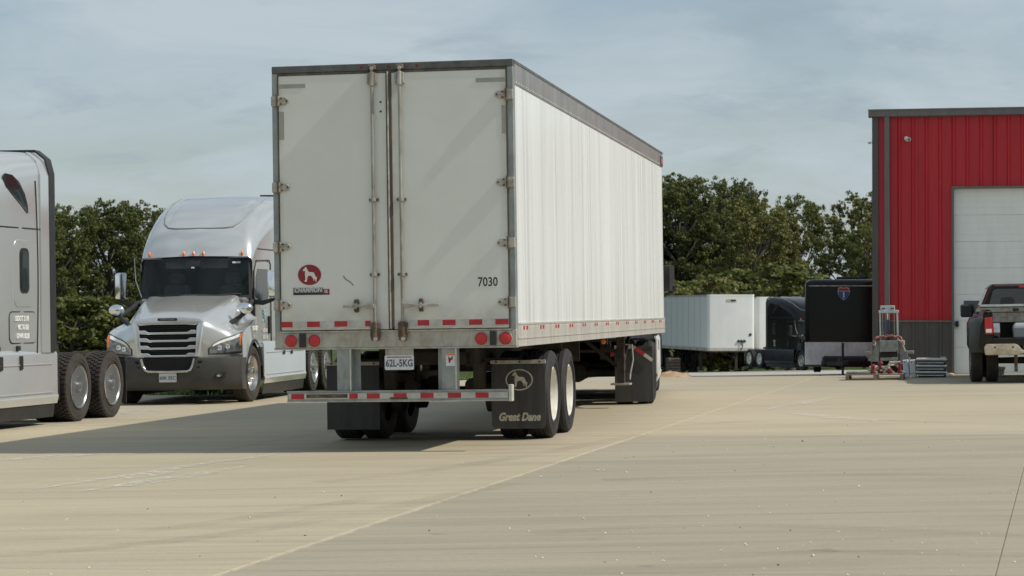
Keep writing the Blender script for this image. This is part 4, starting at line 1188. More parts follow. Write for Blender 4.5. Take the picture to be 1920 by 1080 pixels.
    # --- doors, windows and lettering on both sides
    def patch(sd, ys, zlo, zhi, off, n=8):
        def f(a, b):
            y = lerp(ys[0], ys[1], a); return (sd * (cab_w(y) + off), y, lerp(zlo(y) if callable(zlo) else zlo, zhi(y) if callable(zhi) else zhi, b))
        return MB().grid(f, n, n)
    def poly_side(sd, pts, off, th=0.006):
        m = MB(); n = len(pts)
        m.v = [(sd * (cab_w(y) + off), y, z) for y, z in pts] + [(sd * (cab_w(y) + off - th), y, z) for y, z in pts]
        m.f = [tuple(range(n)), tuple(range(n, 2 * n))[::-1]] + [(k, (k + 1) % n, n + (k + 1) % n, n + k) for k in range(n)]
        return m
    for sd in (-1, 1):
        dr = patch(sd, (2.06, 3.0), 1.02, 2.50, 0.010).build('door', paint, P, smooth=50, solid=0.01)
        fr = poly_side(sd, [(2.04, 1.80), (2.42, 1.66), (2.96, 1.68), (2.96, 2.48), (2.22, 2.48), (2.06, 2.30)], 0.016).build('window_frame', paint, dr)
        poly_side(sd, [(2.13, 1.86), (2.45, 1.76), (2.86, 1.78), (2.86, 2.38), (2.26, 2.38), (2.15, 2.22)], 0.021).build('side_window', 'glass_dark', dr)
        MB().tube([(sd * (cab_w(y) + 0.018), y, z) for y, z in ((2.05, 1.0), (2.03, 1.8), (2.05, 2.34), (2.18, 2.53), (2.95, 2.55), (3.03, 2.48), (3.03, 1.0))], 0.012, 5).build('door_seal', 'decal_black', dr)
        MB().box(min(sd * (cab_w(2.9) + 0.01), sd * (cab_w(2.9) + 0.05)), max(sd * (cab_w(2.9) + 0.01), sd * (cab_w(2.9) + 0.05)), 2.84, 2.92, 1.20, 1.52).build('door_handle', 'black_plastic', dr, bevel=0.008)
        # sleeper: window in its raised surround, roof light, vent panel, seams
        poly_side(sd, [(y, z) for y, z in rrect(4.17, 4.75, 1.66, 2.58, 0.10)], 0.012, 0.02).build('sleeper_panel', paint, cab, bevel=0.006)
        poly_side(sd, [(y, z) for y, z in rrect(4.20, 4.72, 1.70, 2.54, 0.09)], 0.0135, 0.01).build('sleeper_panel', paint, cab)
        sw = poly_side(sd, [(y, z) for y, z in rrect(4.32, 4.61, 1.85, 2.47, 0.09)], 0.019).build('sleeper_window', 'black_plastic', cab)
        poly_side(sd, [(y, z) for y, z in rrect(4.345, 4.585, 1.89, 2.43, 0.08)], 0.024).build('window_pane', 'glass_dark', cab)
        poly_side(sd, [(y, z) for y, z in rrect(4.0, 4.83, 1.155, 1.60, 0.09)], 0.004, 0.01).build('panel_gap', 'decal_black', cab)
        poly_side(sd, [(y, z) for y, z in rrect(4.015, 4.815, 1.17, 1.585, 0.085)], 0.011, 0.01).build('locker_door', paint, cab)
        rw = [(y + 0.16, z) for y, z in [(3.72, 3.42), (3.78, 3.47), (3.98, 3.46), (4.18, 3.38), (4.36, 3.22), (4.45, 3.06), (4.47, 2.96), (4.43, 2.96), (4.25, 3.06), (3.98, 3.20), (3.80, 3.30)]]
        # seated on the rounded shoulder of the roof
        poly_side(sd, rw, 0.012, 0.02).build('roof_window', 'glass_dark', cab)
        MB().tube([(sd * (cab_w(4.9) + 0.004), lerp(4.87, 4.93, sin(pi * k / 8)), 1.02 + 2.4 * k / 8) for k in range(9)], 0.010, 5).build('body_seam', 'decal_black', cab)
        MB().loft([[(sd * (cab_w(y) + 0.002), y, 1.0), (sd * (cab_w(y) - 0.03), y, 0.96)] for y in (2.1, 3, 4, 5)], False, False).build('sill_moulding', 'black_plastic', P)
        if text_side:
            for ln, zz in zip(text_side, (1.50, 1.38, 1.26)):
                yy = 4.42
                text('side_lettering', ln, 0.098, 'decal_bright', cab, (sd * (cab_w(yy) + 0.0125), yy, zz), (R(90), 0, R(90) if sd > 0 else R(-90)), 0, 0.0005, 0.80, 0.003)
        if cab_text and sd > 0:
            text('unit_number', '25-187', 0.11, 'decal_bright', hd, (1.165, 1.62, 1.30), (R(90), 0, R(84)), 0, 0.004, 0.9, 0.003)
            # wavy cyan mark above two white lines on the door
            for k in range(4):
                z = 1.42 + k * 0.07
                MB().tube([(cab_w(2.5) + 0.024, 2.50 + 0.30 * a, z + 0.03 * sin(6.3 * a + k)) for a in (0, 0.2, 0.4, 0.6, 0.8, 1.0)][: 6 - (k == 3) * 2], 0.009, 4).build('door_mark', 'decal_cyan', dr)
            for zz, hh in ((1.26, 0.075), (1.14, 0.075)):
                for q in range(4):
                    yy = 2.50 + q * 0.075
                    MB().box(cab_w(yy) + 0.02, cab_w(yy) + 0.024, yy, yy + 0.05, zz - hh / 2, zz + hh / 2 * (0.7 + 0.3 * (q % 2))).build('door_lettering', 'decal_white', dr)
    # --- cab extenders
    for sd in (-1, 1):
        sec = []
        for y, w_ in ((5.0, 1.217), (5.28, 1.222)):
            sec.append([(sd * w_, y, 1.02), (sd * w_, y, 2.5), (sd * w_, y, 3.50), (sd * (w_ - 0.06), y, 3.70), (sd * (w_ - 0.20), y, 3.82)])
        MB().loft(sec, False, False).build('cab_extender', paint, P, solid=0.02, smooth=40)
        sec = [[(sd * w_, y, 1.03), (sd * w_, y, 2.5), (sd * w_, y, 3.54), (sd * (w_ - 0.05), y, 3.74), (sd * (w_ - 0.20), y, 3.86), (sd * (w_ - 0.8), y, 3.87)] for y, w_ in ((5.28, 1.224), (5.42, 1.222), (5.50, 1.215))]
        MB().loft(sec, False, False).build('extender_edge', 'black_plastic', P, solid=0.025, smooth=40)
    MB().box(-1.15, 1.15, 5.02, 5.06, 1.0, 3.7).build('sleeper_back', paint, P)
    # --- side skirts
    for sd in (-1, 1):
        x0 = 1.195
        sk = MB()
        sk.loft([[(sd * (x0 + 0.0), y, 1.06), (sd * (x0 + 0.03), y, 1.0), (sd * (x0 + 0.03), y, 0.44), (sd * (x0 + 0.045), y, 0.40), (sd * (x0 + 0.02), y, 0.30)] for y in (2.02, 3.0, 4.0, 5.55)], False, False)
        k = sk.build('side_skirt', paint, P, solid=0.02, smooth=30)
        MB().loft([[(sd * (x0 + 0.005), y, 0.31), (sd * (x0 - 0.02), y, 0.11)] for y in (2.05, 5.5)], False, False).build('skirt_strip', 'black_plastic', k, solid=0.012)
        for z in (0.46, 0.86):
            MB().tube([(sd * (x0 + 0.033), 2.2, z), (sd * (x0 + 0.033), 5.35, z)], 0.012, 6).build('skirt_crease', paint, k, smooth=60)
        for y in (3.62, 4.28):
            m = MB().box(sd * x0 - 0.02 if sd > 0 else sd * x0 - 0.055, sd * x0 + 0.055 if sd > 0 else sd * x0 + 0.02, y - 0.045, y + 0.045, 0.80, 0.99)
            m.box(sd * x0 - 0.06 if sd > 0 else sd * x0 - 0.04, sd * x0 + 0.04 if sd > 0 else sd * x0 + 0.06, y - 0.08, y + 0.0, 1.06, 1.13)
            m.build('skirt_latch', 'black_plastic', k, bevel=0.01)
        MB().box(sd * 1.12 - 0.1, sd * 1.12 + 0.1, 2.15, 2.95, 0.62, 1.0).build('step_box', paint, P, bevel=0.04)
        MB().lathe([(2.5, 0.0), (2.52, 0.30), (4.9, 0.30), (4.92, 0.0)], 20, 'y', (sd * 0.84, 0, 0.66)).build('fuel_tank', 'chassis', P)
    # --- chassis
    for sd in (-1, 1):
        MB().box(sd * 0.43 - 0.04, sd * 0.43 + 0.04, 0.6, 8.25, 0.72, 0.99).build('frame_rail', 'chassis', P)
    MB().box(-0.45, 0.45, 6.6, 7.45, 1.02, 1.12).build('fifth_wheel_base', 'chassis', P)
    MB().prism([(-0.45, 6.5), (0.45, 6.5), (0.45, 7.1), (0.3, 7.5), (0.12, 7.55), (0.05, 7.1), (-0.05, 7.1), (-0.12, 7.55), (-0.3, 7.5), (-0.45, 7.1)], 'z', 1.13, 1.19).build('fifth_wheel', 'rusty_steel', P, bevel=0.01)
    MB().box(-1.05, 1.05, 5.08, 5.75, 0.98, 1.03).build('deck_plate', 'black_plastic', P)
    MB().lathe([(5.2, 0.0), (5.2, 0.11), (5.95, 0.11), (5.95, 0.0)], 14, 'y', (0.95, 0, 0.86)).build('air_tank', 'chassis', P)
    for sd in (-1, 1):
        MB().box(sd * 0.95 - 0.22, sd * 0.95 + 0.22, 5.45, 5.80, 0.30, 1.0).build('quarter_fender', 'black_plastic', P, bevel=0.05)
    for y in (6.35, 7.65):
        MB().lathe([(-0.9, 0.0), (-0.9, 0.07), (0.9, 0.07), (0.9, 0.0)], 12, 'x', (0, y, TYRE_R)).build('axle', 'chassis', P)
        MB().lathe([(y - 0.2, 0.0), (y - 0.15, 0.15), (y + 0.15, 0.15), (y + 0.2, 0.0)], 14, 'y', (0, 0, TYRE_R)).build('differential', 'chassis', P)
        for sd in (-1, 1):
            dual(P, 1.225, y, sd, rear, dusty_tyres, lugs)
    MB().lathe([(-1.0, 0.0), (-1.0, 0.06), (1.0, 0.06), (1.0, 0.0)], 12, 'x', (0, 1.27, TYRE_R)).build('axle', 'chassis', P)
    for sd in (-1, 1):
        wheel(P, sd * 1.06, 1.27, sd, 'alloy', dusty_tyres, TYRE_R, False, steer=R(-4 if kit == 'silver' else 0))
        fw = (0.62, 1.22, 0.05, 0.93) if kit == 'hauler' else (0.6, 1.2, 0.2, 0.85)
        MB().box(min(sd * fw[0], sd * fw[1]), max(sd * fw[0], sd * fw[1]), 8.28, 8.295, fw[2], fw[3]).build('mud_flap', 'flap_rubber', P)
        MB().bar((sd * 0.4, 8.25, 0.9), (sd * 1.2, 8.28, 0.88), 0.04, 0.05).build('flap_hanger', 'chassis', P)
        MB().lathe([(8.2, 0.05), (8.26, 0.05), (8.27, 0.0)], 14, 'y', (sd * 0.6, 0, 0.82)).build('tail_lamp', 'lamp_red', P)
    # --- mirrors
    for sd in (-1, 1):
        mm = MB().prism(rrect(-0.095, 0.095, -0.245, 0.245, 0.05), 'y', -0.07, 0.06).build('mirror', 'chrome' if kit == 'silver' else 'black_plastic', P, bevel=0.025, segs=2, smooth=50, loc=(sd * 1.42, 2.02, 2.10), rot=(0, 0, R(-12 if sd > 0 else 58)))
        MB().prism(rrect(-0.085, 0.085, -0.235, 0.235, 0.045), 'y', 0.058, 0.075).build('mirror_back', 'black_plastic', mm)
        MB().tube([(sd * 1.05, 2.06, 1.78), (sd * 1.22, 2.02, 1.76), (sd * 1.36, 2.02, 1.80), (sd * 1.49, 2.03, 1.84), (sd * 1.53, 2.03, 1.95)], [0.05, 0.045, 0.035, 0.028, 0.02], 8).build('mirror_arm', 'black_plastic', P, smooth=60)
        hm = MB().lathe([(-0.06, 0.0), (-0.055, 0.06), (-0.02, 0.105), (0.03, 0.11), (0.05, 0.10), (0.052, 0.0)], 20, 'y').build('hood_mirror', 'chrome' if kit != 'black' else 'black_plastic', P, smooth=60, loc=(sd * 1.16, 0.86, 1.66))
        hm.scale = (1.3, 1, 0.9)
        MB().tube([(sd * 1.14, 0.88, 1.58), (sd * 1.06, 0.88, 1.50), (sd * 0.88, 0.75, 1.37), (sd * 0.82, 0.66, 1.30)], [0.026, 0.04, 0.045, 0.04], 7).build('hood_mirror_arm', 'black_plastic', P, smooth=60)
        MB().tube([(sd * 1.12, 0.90, 1.54), (sd * 1.10, 1.25, 1.62), (sd * 1.06, 1.60, 1.72), (sd * 1.045, 1.86, 1.79)], [0.03, 0.042, 0.045, 0.05], 7).build('cowl_trim', 'black_plastic', P, smooth=60)
    MB().tube([(-1.0, 2.0, 1.82), (-1.14, 2.02, 2.2), (-1.17, 2.05, 2.62)], [0.012, 0.010, 0.004], 5).build('aerial', 'alloy', P)
    return P


def place_front(px, py, heading, lx=1.2, ly=1.27):
    """root location so that the local point (lx, ly) of a thing facing the camera stands at a photograph pixel"""
    X, Y = G(px, py); h = R(heading)
    return X - (lx * cos(h) + ly * sin(h)), Y - (-lx * sin(h) + ly * cos(h))


# tractor at the left edge, nose out of the frame
X, Y = place_front(150, 790, 11.5, 1.225, 6.35)
loc, rot = ground_pose(X, Y, 11.5)
t1 = empty('road_tractor', loc, rot)
make_tractor(t1, 'silver_paint', 'silver', text_side=('USDOT 2110974', 'MC 761061', 'GVWR 80,000'))
tag(t1, 'silver road tractor cut off by the left edge, sleeper and rear wheels showing', 'truck', 'silver tractors parked on the left')
# tractor facing the camera, left of the trailer
X, Y = place_front(476, 753, 7.0)
loc, rot = ground_pose(X, Y, 7.0)
t2 = empty('road_tractor', loc, rot)
make_tractor(t2, 'silver_paint', 'silver', cab_text=True, plate='60K 05C')
tag(t2, 'silver road tractor facing the camera with chrome grille, left of the big trailer', 'truck', 'silver tractors parked on the left')
# tractor pulling the big trailer, nose away from the camera
KX, KY = -1.22 + 0.172 * 13.6, 24.22 + 0.985 * 13.6
hd_ = 4.6
X, Y = KX + 7.0 * sin(R(hd_)), KY + 7.0 * cos(R(hd_))
loc, rot = ground_pose(X, Y, hd_)
t3 = empty('road_tractor', loc, (-rot[0], -rot[1], rot[2] + pi))
make_tractor(t3, 'white_paint', 'hauler', rear='white', dusty_tyres=False, lugs=False)
tag(t3, 'white tractor hidden behind the trailer it pulls, mirror and drive wheels showing', 'truck')
for s in (-1, 1):      # angled flap brackets with reflective tape over the rear drive wheels
    m = MB().bar((s * 0.62, 8.32, 0.92), (s * 0.92, 8.32, 0.92), 0.012, 0.055); m.bar((s * 0.92, 8.32, 0.92), (s * 1.22, 8.32, 0.70), 0.012, 0.055)
    b = m.build('flap_bracket', 'tape_white', t3)
    MB().bar((s * 0.955, 8.331, 0.895), (s * 1.09, 8.331, 0.795), 0.006, 0.057).build('reflective_tape', 'tape_red', b)

# ------------------------------------------------------------------ the red building
make_weathered('red_metal', (0.43, 0.008, 0.016), (0.47, 0.010, 0.018), (0.51, 0.013, 0.021), 1.2, 0.42, 0.0, (2, 1, 0.3), 0.02)
make_weathered('grey_metal', (0.070, 0.064, 0.060), (0.082, 0.076, 0.071), (0.095, 0.088, 0.082), 1.2, 0.45, 0.0, (2, 1, 0.3), 0.02)
make_weathered('trim_metal', (0.125, 0.115, 0.105), (0.145, 0.135, 0.125), (0.165, 0.155, 0.145), 1.5, 0.42, 0.0, (2, 1, 0.3), 0.02)
mat('door_white', (0.84, 0.86, 0.82), 0.45, var=0.05, vscale=1.5, bump=0.03, bscale=60, stretch=(3, 1, 0.6))
mat('camera_white', (0.75, 0.75, 0.73), 0.35, var=0.05)
mat('roof_metal', (0.30, 0.30, 0.29), 0.4, 0.4, var=0.1)

BH = 11.6
BX, BY = 8.28, 52.5
bld = empty('metal_building', (BX, BY, 0.0), (0, 0, R(-BH)))
tag(bld, 'red ribbed metal building with grey base and white overhead door', 'building')
WIDE, DEEP, EAVE = 15.0, 18.0, 5.90
DX0, DX1, DZ = 1.80, 6.07, 4.235


def rib_panel(x0, x1, z0, z1, m, y=0.0, first=0.283, pitch=0.305, parent=bld, name='wall_panel'):
    pts = [(x0, 0.0)]
    k = math.floor((x0 - first) / pitch)
    while first + k * pitch < x1 + 0.06:
        c = first + k * pitch
        for dx_, d in ((-0.045, 0), (-0.018, -0.032), (0.018, -0.032), (0.045, 0)):
            if x0 < c + dx_ < x1: pts.append((c + dx_, d))
        k += 1
    pts.append((x1, 0.0))
    mb = MB(); n = len(pts)
    mb.v = [(x, y + d, z) for z in (z0, z1) for x, d in pts] + [(x0, y + 0.02, z0), (x1, y + 0.02, z0), (x0, y + 0.02, z1), (x1, y + 0.02, z1)]
    mb.f = [(i, i + 1, n + i + 1, n + i) for i in range(n - 1)] + [(2 * n, 2 * n + 1, 2 * n + 3, 2 * n + 2)]
    return mb.build(name, m, parent)


xs = [0.10, 1.014, DX0 - 0.04]
for a, b in zip(xs, xs[1:]):
    rib_panel(a + 0.002, b - 0.002, 1.235, EAVE, 'red_metal'); rib_panel(a + 0.002, b - 0.002, -0.12, 1.20, 'grey_metal')
k = DX0 - 0.04
while k < DX1:
    rib_panel(k + 0.002, min(k + 0.914, DX1 + 0.04) - 0.002, DZ + 0.04, EAVE, 'red_metal'); k += 0.914
k = DX1 + 0.04
while k < WIDE - 0.1:
    e = min(k + 0.914, WIDE - 0.1)
    rib_panel(k + 0.002, e - 0.002, 1.235, EAVE, 'red_metal'); rib_panel(k + 0.002, e - 0.002, -0.12, 1.20, 'grey_metal'); k += 0.914
MB().box(0.10, DX0 - 0.045, -0.045, -0.001, 1.198, 1.238).build('base_trim', 'trim_metal', bld, bevel=0.004)
MB().box(DX1 + 0.045, WIDE - 0.1, -0.045, -0.001, 1.198, 1.238).build('base_trim', 'trim_metal', bld, bevel=0.004)
MB().box(-0.03, 0.115, -0.05, 0.20, -0.12, EAVE).build('corner_trim', 'grey_metal', bld, bevel=0.006)
MB().box(WIDE - 0.12, WIDE + 0.03, -0.05, 0.2, -0.12, EAVE).build('corner_trim', 'grey_metal', bld, bevel=0.006)
gt = MB().prism([(-0.16, EAVE - 0.01), (-0.16, EAVE + 0.15), (0.0, EAVE + 0.17), (0.0, EAVE - 0.03)], 'x', -0.11, WIDE + 0.11).build('gutter', 'trim_metal', bld, bevel=0.006)
MB().box(-0.115, WIDE + 0.115, -0.175, -0.155, EAVE + 0.125, EAVE + 0.155).build('gutter_lip', 'trim_metal', gt)
MB().box(0.25, 0.365, -0.135, -0.035, 0.12, EAVE - 0.01).build('downspout', 'trim_metal', bld, bevel=0.008)
MB().prism([(0.25, 0.06), (0.365, 0.06), (0.365, 0.14), (0.25, 0.14)], 'y', -0.26, -0.05).build('downspout_foot', 'trim_metal', bld)
# the other walls and the roof
for x, nm in ((0.0, 'side_wall'), (WIDE, 'side_wall')):
    sgn = 1 if x == 0 else -1
    mb = MB()
    for q in range(int(DEEP / 0.305)):
        y0 = 0.2 + q * 0.305
        mb.box(min(x, x - sgn * 0.03), max(x, x - sgn * 0.03), y0, y0 + 0.05, -0.2, EAVE)
    mb.box(min(x, x + sgn * 0.05), max(x, x + sgn * 0.05), 0.21, DEEP, -0.3, EAVE)
    mb.build(nm, 'red_metal', bld)
MB().box(0, WIDE, DEEP - 0.05, DEEP, -0.8, EAVE).build('rear_wall', 'red_metal', bld)
MB().prism([(-0.02, EAVE + 0.10), (DEEP / 2, EAVE + 0.85), (DEEP + 0.1, EAVE + 0.10), (DEEP + 0.1, EAVE), (-0.02, EAVE)], 'x', -0.02, WIDE + 0.02).build('roof', 'roof_metal', bld)
# overhead door
jm = MB().box(DX0 - 0.045, DX0, -0.055, 0.10, -0.1, DZ + 0.045); jm.box(DX1, DX1 + 0.045, -0.055, 0.10, -0.1, DZ + 0.045); jm.box(DX0, DX1, -0.055, 0.10, DZ, DZ + 0.045)
jm.build('door_frame', 'trim_metal', bld)
gd = empty('overhead_door', (0, 0, 0), parent=bld)
nsec = 7; hs = (DZ - 0.02) / nsec
for k in range(nsec):
    z0 = 0.02 + k * hs
    s_ = MB().box(DX0 + 0.004, DX1 - 0.004, 0.085, 0.13, z0 + 0.002, z0 + hs - 0.002)
    for q in (0.28, 0.5, 0.72):                     # fine pressed lines along each section
        s_.box(DX0 + 0.03, DX1 - 0.03, 0.082, 0.086, z0 + hs * q - 0.004, z0 + hs * q + 0.004)
    s_.build('door_section', 'door_white', gd, bevel=0.003)
MB().box(DX0 - 0.02, DX1 + 0.02, 0.135, 0.16, -0.1, DZ + 0.02).build('door_backing', 'door_white', gd)
for wx in (2.02, 3.05, 4.2, 5.25):
    MB().box(wx - 0.04, wx + 0.59, 0.072, 0.084, 1.385, 1.725).build('window_frame', 'door_white', gd, bevel=0.004)
    MB().box(wx, wx + 0.55, 0.066, 0.0725, 1.425, 1.685).build('window_pane', 'glass_dark', gd)
MB().box(1.83, 1.91, 0.01, 0.085, 1.09, 1.22).build('door_latch', 'black_plastic', gd, bevel=0.01)
MB().box(1.90, 1.945, 0.03, 0.085, 1.12, 1.18).build('latch_arm', 'alloy', gd)


def security_camera(x, z, y, ang, label):
    h = R(-BH); wx, wy = BX + x * cos(h) - y * sin(h), BY + x * sin(h) + y * cos(h)
    r = empty('security_camera', (wx, wy, z), (0, 0, R(-BH) + ang))
    MB().lathe([(0.0, 0.05), (-0.02, 0.05), (-0.03, 0.03), (-0.03, 0.0)], 14, 'y').build('mount', 'camera_white', r, smooth=40)
    MB().bar((0, -0.02, 0), (0, -0.09, -0.02), 0.025, 0.025).build('arm', 'camera_white', r)
    MB().lathe([(-0.20, 0.0), (-0.20, 0.042), (-0.06, 0.045), (-0.05, 0.0)], 16, 'y', (0, 0, -0.035)).build('housing', 'camera_white', r, smooth=40)
    MB().lathe([(-0.205, 0.0), (-0.206, 0.034), (-0.198, 0.036)], 16, 'y', (0, 0, -0.035)).build('lens', 'glass_dark', r)
    return tag(r, label, 'camera', 'security cameras on the red building')


security_camera(0.74, 5.39, -0.005, R(20), 'small white security camera on the red wall below the gutter')
_c = security_camera(-0.03, 5.33, 0.12, R(-78), 'white security camera poking out from the building\'s left corner')
_c.scale = (0.5, 0.5, 0.6)

# ------------------------------------------------------------------ vehicles behind the yard
def far_pose(X, Y, heading, sink=0.0):
    return (X, Y, gz(X, Y) - 0.05 - sink), (0, 0, R(-heading))


mat('sheet_white', (0.72, 0.74, 0.73), 0.4, var=0.05, vscale=2.0, stretch=(1, 3, 0.4), bump=0.03, bscale=3)
mat('sheet_grey', (0.40, 0.43, 0.42), 0.5, var=0.06, vscale=2.0, stretch=(1, 3, 0.4))
mat('plate_tan', (0.46, 0.42, 0.28), 0.5, var=0.15, vscale=8)
make_weathered('diamond_plate', (0.52, 0.45, 0.37), (0.74, 0.73, 0.70), (0.84, 0.84, 0.82), 2.2, 0.38, 0.1, (1, 1, 0.8), 0.35)


def far_trailer(X, Y, heading, label, L=14.6, group='white trailers parked behind the yard'):
    loc, rot = far_pose(X, Y, heading)
    r = empty('box_trailer', loc, rot); W, H = 1.295, 4.11
    # rounded nose: plan outline with radiused corners
    def outline(w):
        rr = 0.16; pts = []
        for k in range(7):
            a = R(180 + 90 * k / 6); pts.append((-w + rr + rr * cos(a), rr + rr * sin(a)))
        for k in range(7):
            a = R(270 + 90 * k / 6); pts.append((w - rr + rr * cos(a), rr + rr * sin(a)))
        return pts
    o = outline(W)
    mb = MB(); n = len(o)
    mb.v = [(x, y, z) for z in (1.27, H - 0.06) for x, y in o]; mb.f = [(i, i + 1, n + i + 1, n + i) for i in range(n - 1)]
    nose = mb.build('nose', 'sheet_white', r, smooth=40)
    o2 = outline(W + 0.008)
    for z0, z1, m, nm in ((H - 0.10, H, 'sheet_white', 'top_band'), (1.12, 1.28, 'rail_alu', 'bottom_band')):
        mb = MB(); mb.v = [(x, y - 0.006, z) for z in (z0, z1) for x, y in o2] + [(0, 0.5, z1), (0, 0.5, z0)]
        mb.f = [(i, i + 1, n + i + 1, n + i) for i in range(n - 1)] + [(i + 1, i, 2 * n + 1) for i in range(n - 1)] + [(n + i, n + i + 1, 2 * n) for i in range(n - 1)]
        mb.build(nm, m, r)
    npan = 12
    for s in (-1, 1):
        for k in range(npan):
            y0 = 0.16 + k * (L - 0.16) / npan; y1 = 0.16 + (k + 1) * (L - 0.16) / npan
            MB().box(min(s * W, s * (W - 0.03)), max(s * W, s * (W - 0.03)), y0 + 0.004, y1 - 0.004, 1.30, H - 0.12).build('side_panel', 'sheet_white', r)
            MB().box(min(s * (W + 0.006), s * W), max(s * (W + 0.006), s * W), y1 - 0.03, y1 + 0.03, 1.30, H - 0.12).build('panel_joint', 'rail_alu', r)
        MB().box(min(s * (W + 0.008), s * (W - 0.03)), max(s * (W + 0.008), s * (W - 0.03)), 0.16, L, H - 0.12, H - 0.02).build('top_rail', 'rail_alu', r)
        MB().box(min(s * (W + 0.008), s * (W - 0.03)), max(s * (W + 0.008), s * (W - 0.03)), 0.16, L, 1.12, 1.30).build('bottom_rail', 'rail_alu', r)
        for k in range(10):
            y = 0.5 + k * 1.4
            MB().box(min(s * (W + 0.012), s * W), max(s * (W + 0.012), s * W), y, y + 0.28, 1.17, 1.22).build('reflective_tape', 'tape_red', r)
        lg = MB().box(s * 0.98 - 0.07, s * 0.98 + 0.07, 2.35, 2.5, 0.1, 1.14).build('landing_leg', 'chassis', r)
        MB().box(s * 0.98 - 0.14, s * 0.98 + 0.14, 2.3, 2.55, 0.02, 0.1).build('foot_pad', 'chassis', lg)
        MB().bar((s * 0.98, 2.45, 0.5), (s * 0.98, 3.5, 1.12), 0.06, 0.06).build('leg_brace', 'chassis', r)
        MB().bar((s * 0.98, 2.42, 0.6), (s * 0.1, 2.42, 1.1), 0.05, 0.05).build('leg_brace', 'chassis', r)
        for y in (L - 3.9, L - 2.67):
            dual(r, W - 0.01, y, s, 'white')
    MB().box(-W + 0.02, W - 0.02, 0.1, L, H - 0.05, H - 0.02).build('roof', 'sheet_white', r)
    MB().box(-W + 0.02, W - 0.02, 0.1, L, 1.14, 1.24).build('floor', 'chassis', r)
    MB().box(-W + 0.02, W - 0.02, L - 0.04, L, 1.1, H - 0.03).build('rear_wall', 'sheet_white', r)
    MB().box(-0.25, 0.28, -0.02, 0.0, 3.72, 3.86).build('maker_plate', 'plate_tan', r)
    MB().box(-0.02, 0.24, -0.026, -0.019, 3.75, 3.83).build('maker_plate', 'decal_black', r)
    # air and electric couplings
    for q, x in enumerate((0.40, 0.56, 0.72)):
        MB().box(x - 0.06, x + 0.06, -0.08, 0.0, 1.56, 1.70).build('air_coupling', 'black_plastic', r, bevel=0.02)
    MB().tube([(0.56, -0.06, 1.56), (0.60, -0.10, 1.35), (0.50, -0.06, 1.15)], 0.025, 6).build('air_hose', 'black_plastic', r)
    MB().lathe([(-0.03, 0.0), (-0.03, 0.07), (0.0, 0.08)], 12, 'y', (1.05, 0, 1.98)).build('socket', 'black_plastic', r)
    MB().box(-1.0, 1.0, 0.3, 1.6, 1.05, 1.14).build('kingpin_plate', 'rusty_steel', r)
    return tag(r, label, 'trailer', group)


Y = 121.5
far_trailer((1371 - 960) / 4300 * Y, Y, -11.0, 'parked white box trailer whose nose stands left of the black tractor')
Y = 127.0
far_trailer((1462 - 960) / 4300 * Y, Y, -11.0, 'second parked white box trailer, mostly hidden behind the black tractor')

# black tractor
Yw = 111.5; Xw = (1497 - 960) / 4300 * Yw; hh = -19.0
X = Xw - (-1.2 * cos(R(hh)) + 1.27 * sin(R(hh))); Y = Yw - (1.2 * sin(R(hh)) + 1.27 * cos(R(hh)))
loc, rot = far_pose(X, Y, hh)
t4 = empty('road_tractor', loc, rot); t4.scale = (0.93, 0.93, 0.93)
make_tractor(t4, 'black_paint', 'black', rear='white', dusty_tyres=False, lugs=False, text_side=('USDOT', 'MC', 'GVWR'))
tag(t4, 'black road tractor parked behind the black cargo trailer', 'truck')

# ------------------------------------------------------------------ black enclosed cargo trailer
Yc = 60.0; W = 1.07
loc, rot = far_pose(7.66 + W * cos(R(8)) + 0.02, Yc, 8)
ct = empty('cargo_trailer', loc, rot)
tag(ct, 'black enclosed cargo trailer with silver lower front, beside the red building', 'trailer')
Z0, Z1, LN = 0.27, 2.34, 5.0
mb = MB().loft([[(x, y, z) for x, y in ((-W, 0.12), (-W + 0.03, 0.03), (-W + 0.12, 0), (W - 0.12, 0), (W - 0.03, 0.03), (W, 0.12), (W, LN), (-W, LN))] for z in (Z0, Z1)], True, True, ring=True)
mb.build('body', 'cargo_black', ct, bevel=0.0)
mb = MB().loft([[(x * k, y + dy_, z) for x, y in ((-W, 0.12), (-W + 0.03, 0.03), (-W + 0.12, 0), (W - 0.12, 0), (W - 0.03, 0.03), (W, 0.12), (W, LN), (-W, LN))] for z, k, dy_ in ((Z1, 1.004, -0.004), (Z1 + 0.08, 0.985, 0.03), (Z1 + 0.16, 0.90, 0.16), (Z1 + 0.17, 0.7, 0.4))], True, True, ring=True)
mb.build('roof_cap', 'cargo_black', ct, smooth=40)
MB().box(-W + 0.1, W - 0.1, -0.012, -0.001, Z1 - 0.02, Z1 + 0.012).build('roof_trim', 'rod_steel', ct)
MB().box(-0.25, 0.55, 1.2, 1.9, Z1 + 0.16, Z1 + 0.25).build('roof_vent', 'black_plastic', ct, bevel=0.02)
mb = MB().loft([[(x * 1.003, y - 0.004, z) for x, y in ((-W, 0.5), (-W, 0.12), (-W + 0.03, 0.03), (-W + 0.12, 0), (W - 0.12, 0), (W - 0.03, 0.03), (W, 0.12), (W, 0.5))] for z in (Z0 - 0.01, 0.86)], False, False)
mb.build('stone_guard', 'diamond_plate', ct)
MB().box(-W - 0.004, W + 0.004, -0.012, 0.02, Z0 - 0.06, Z0).build('floor_rail', 'rusty_steel', ct)
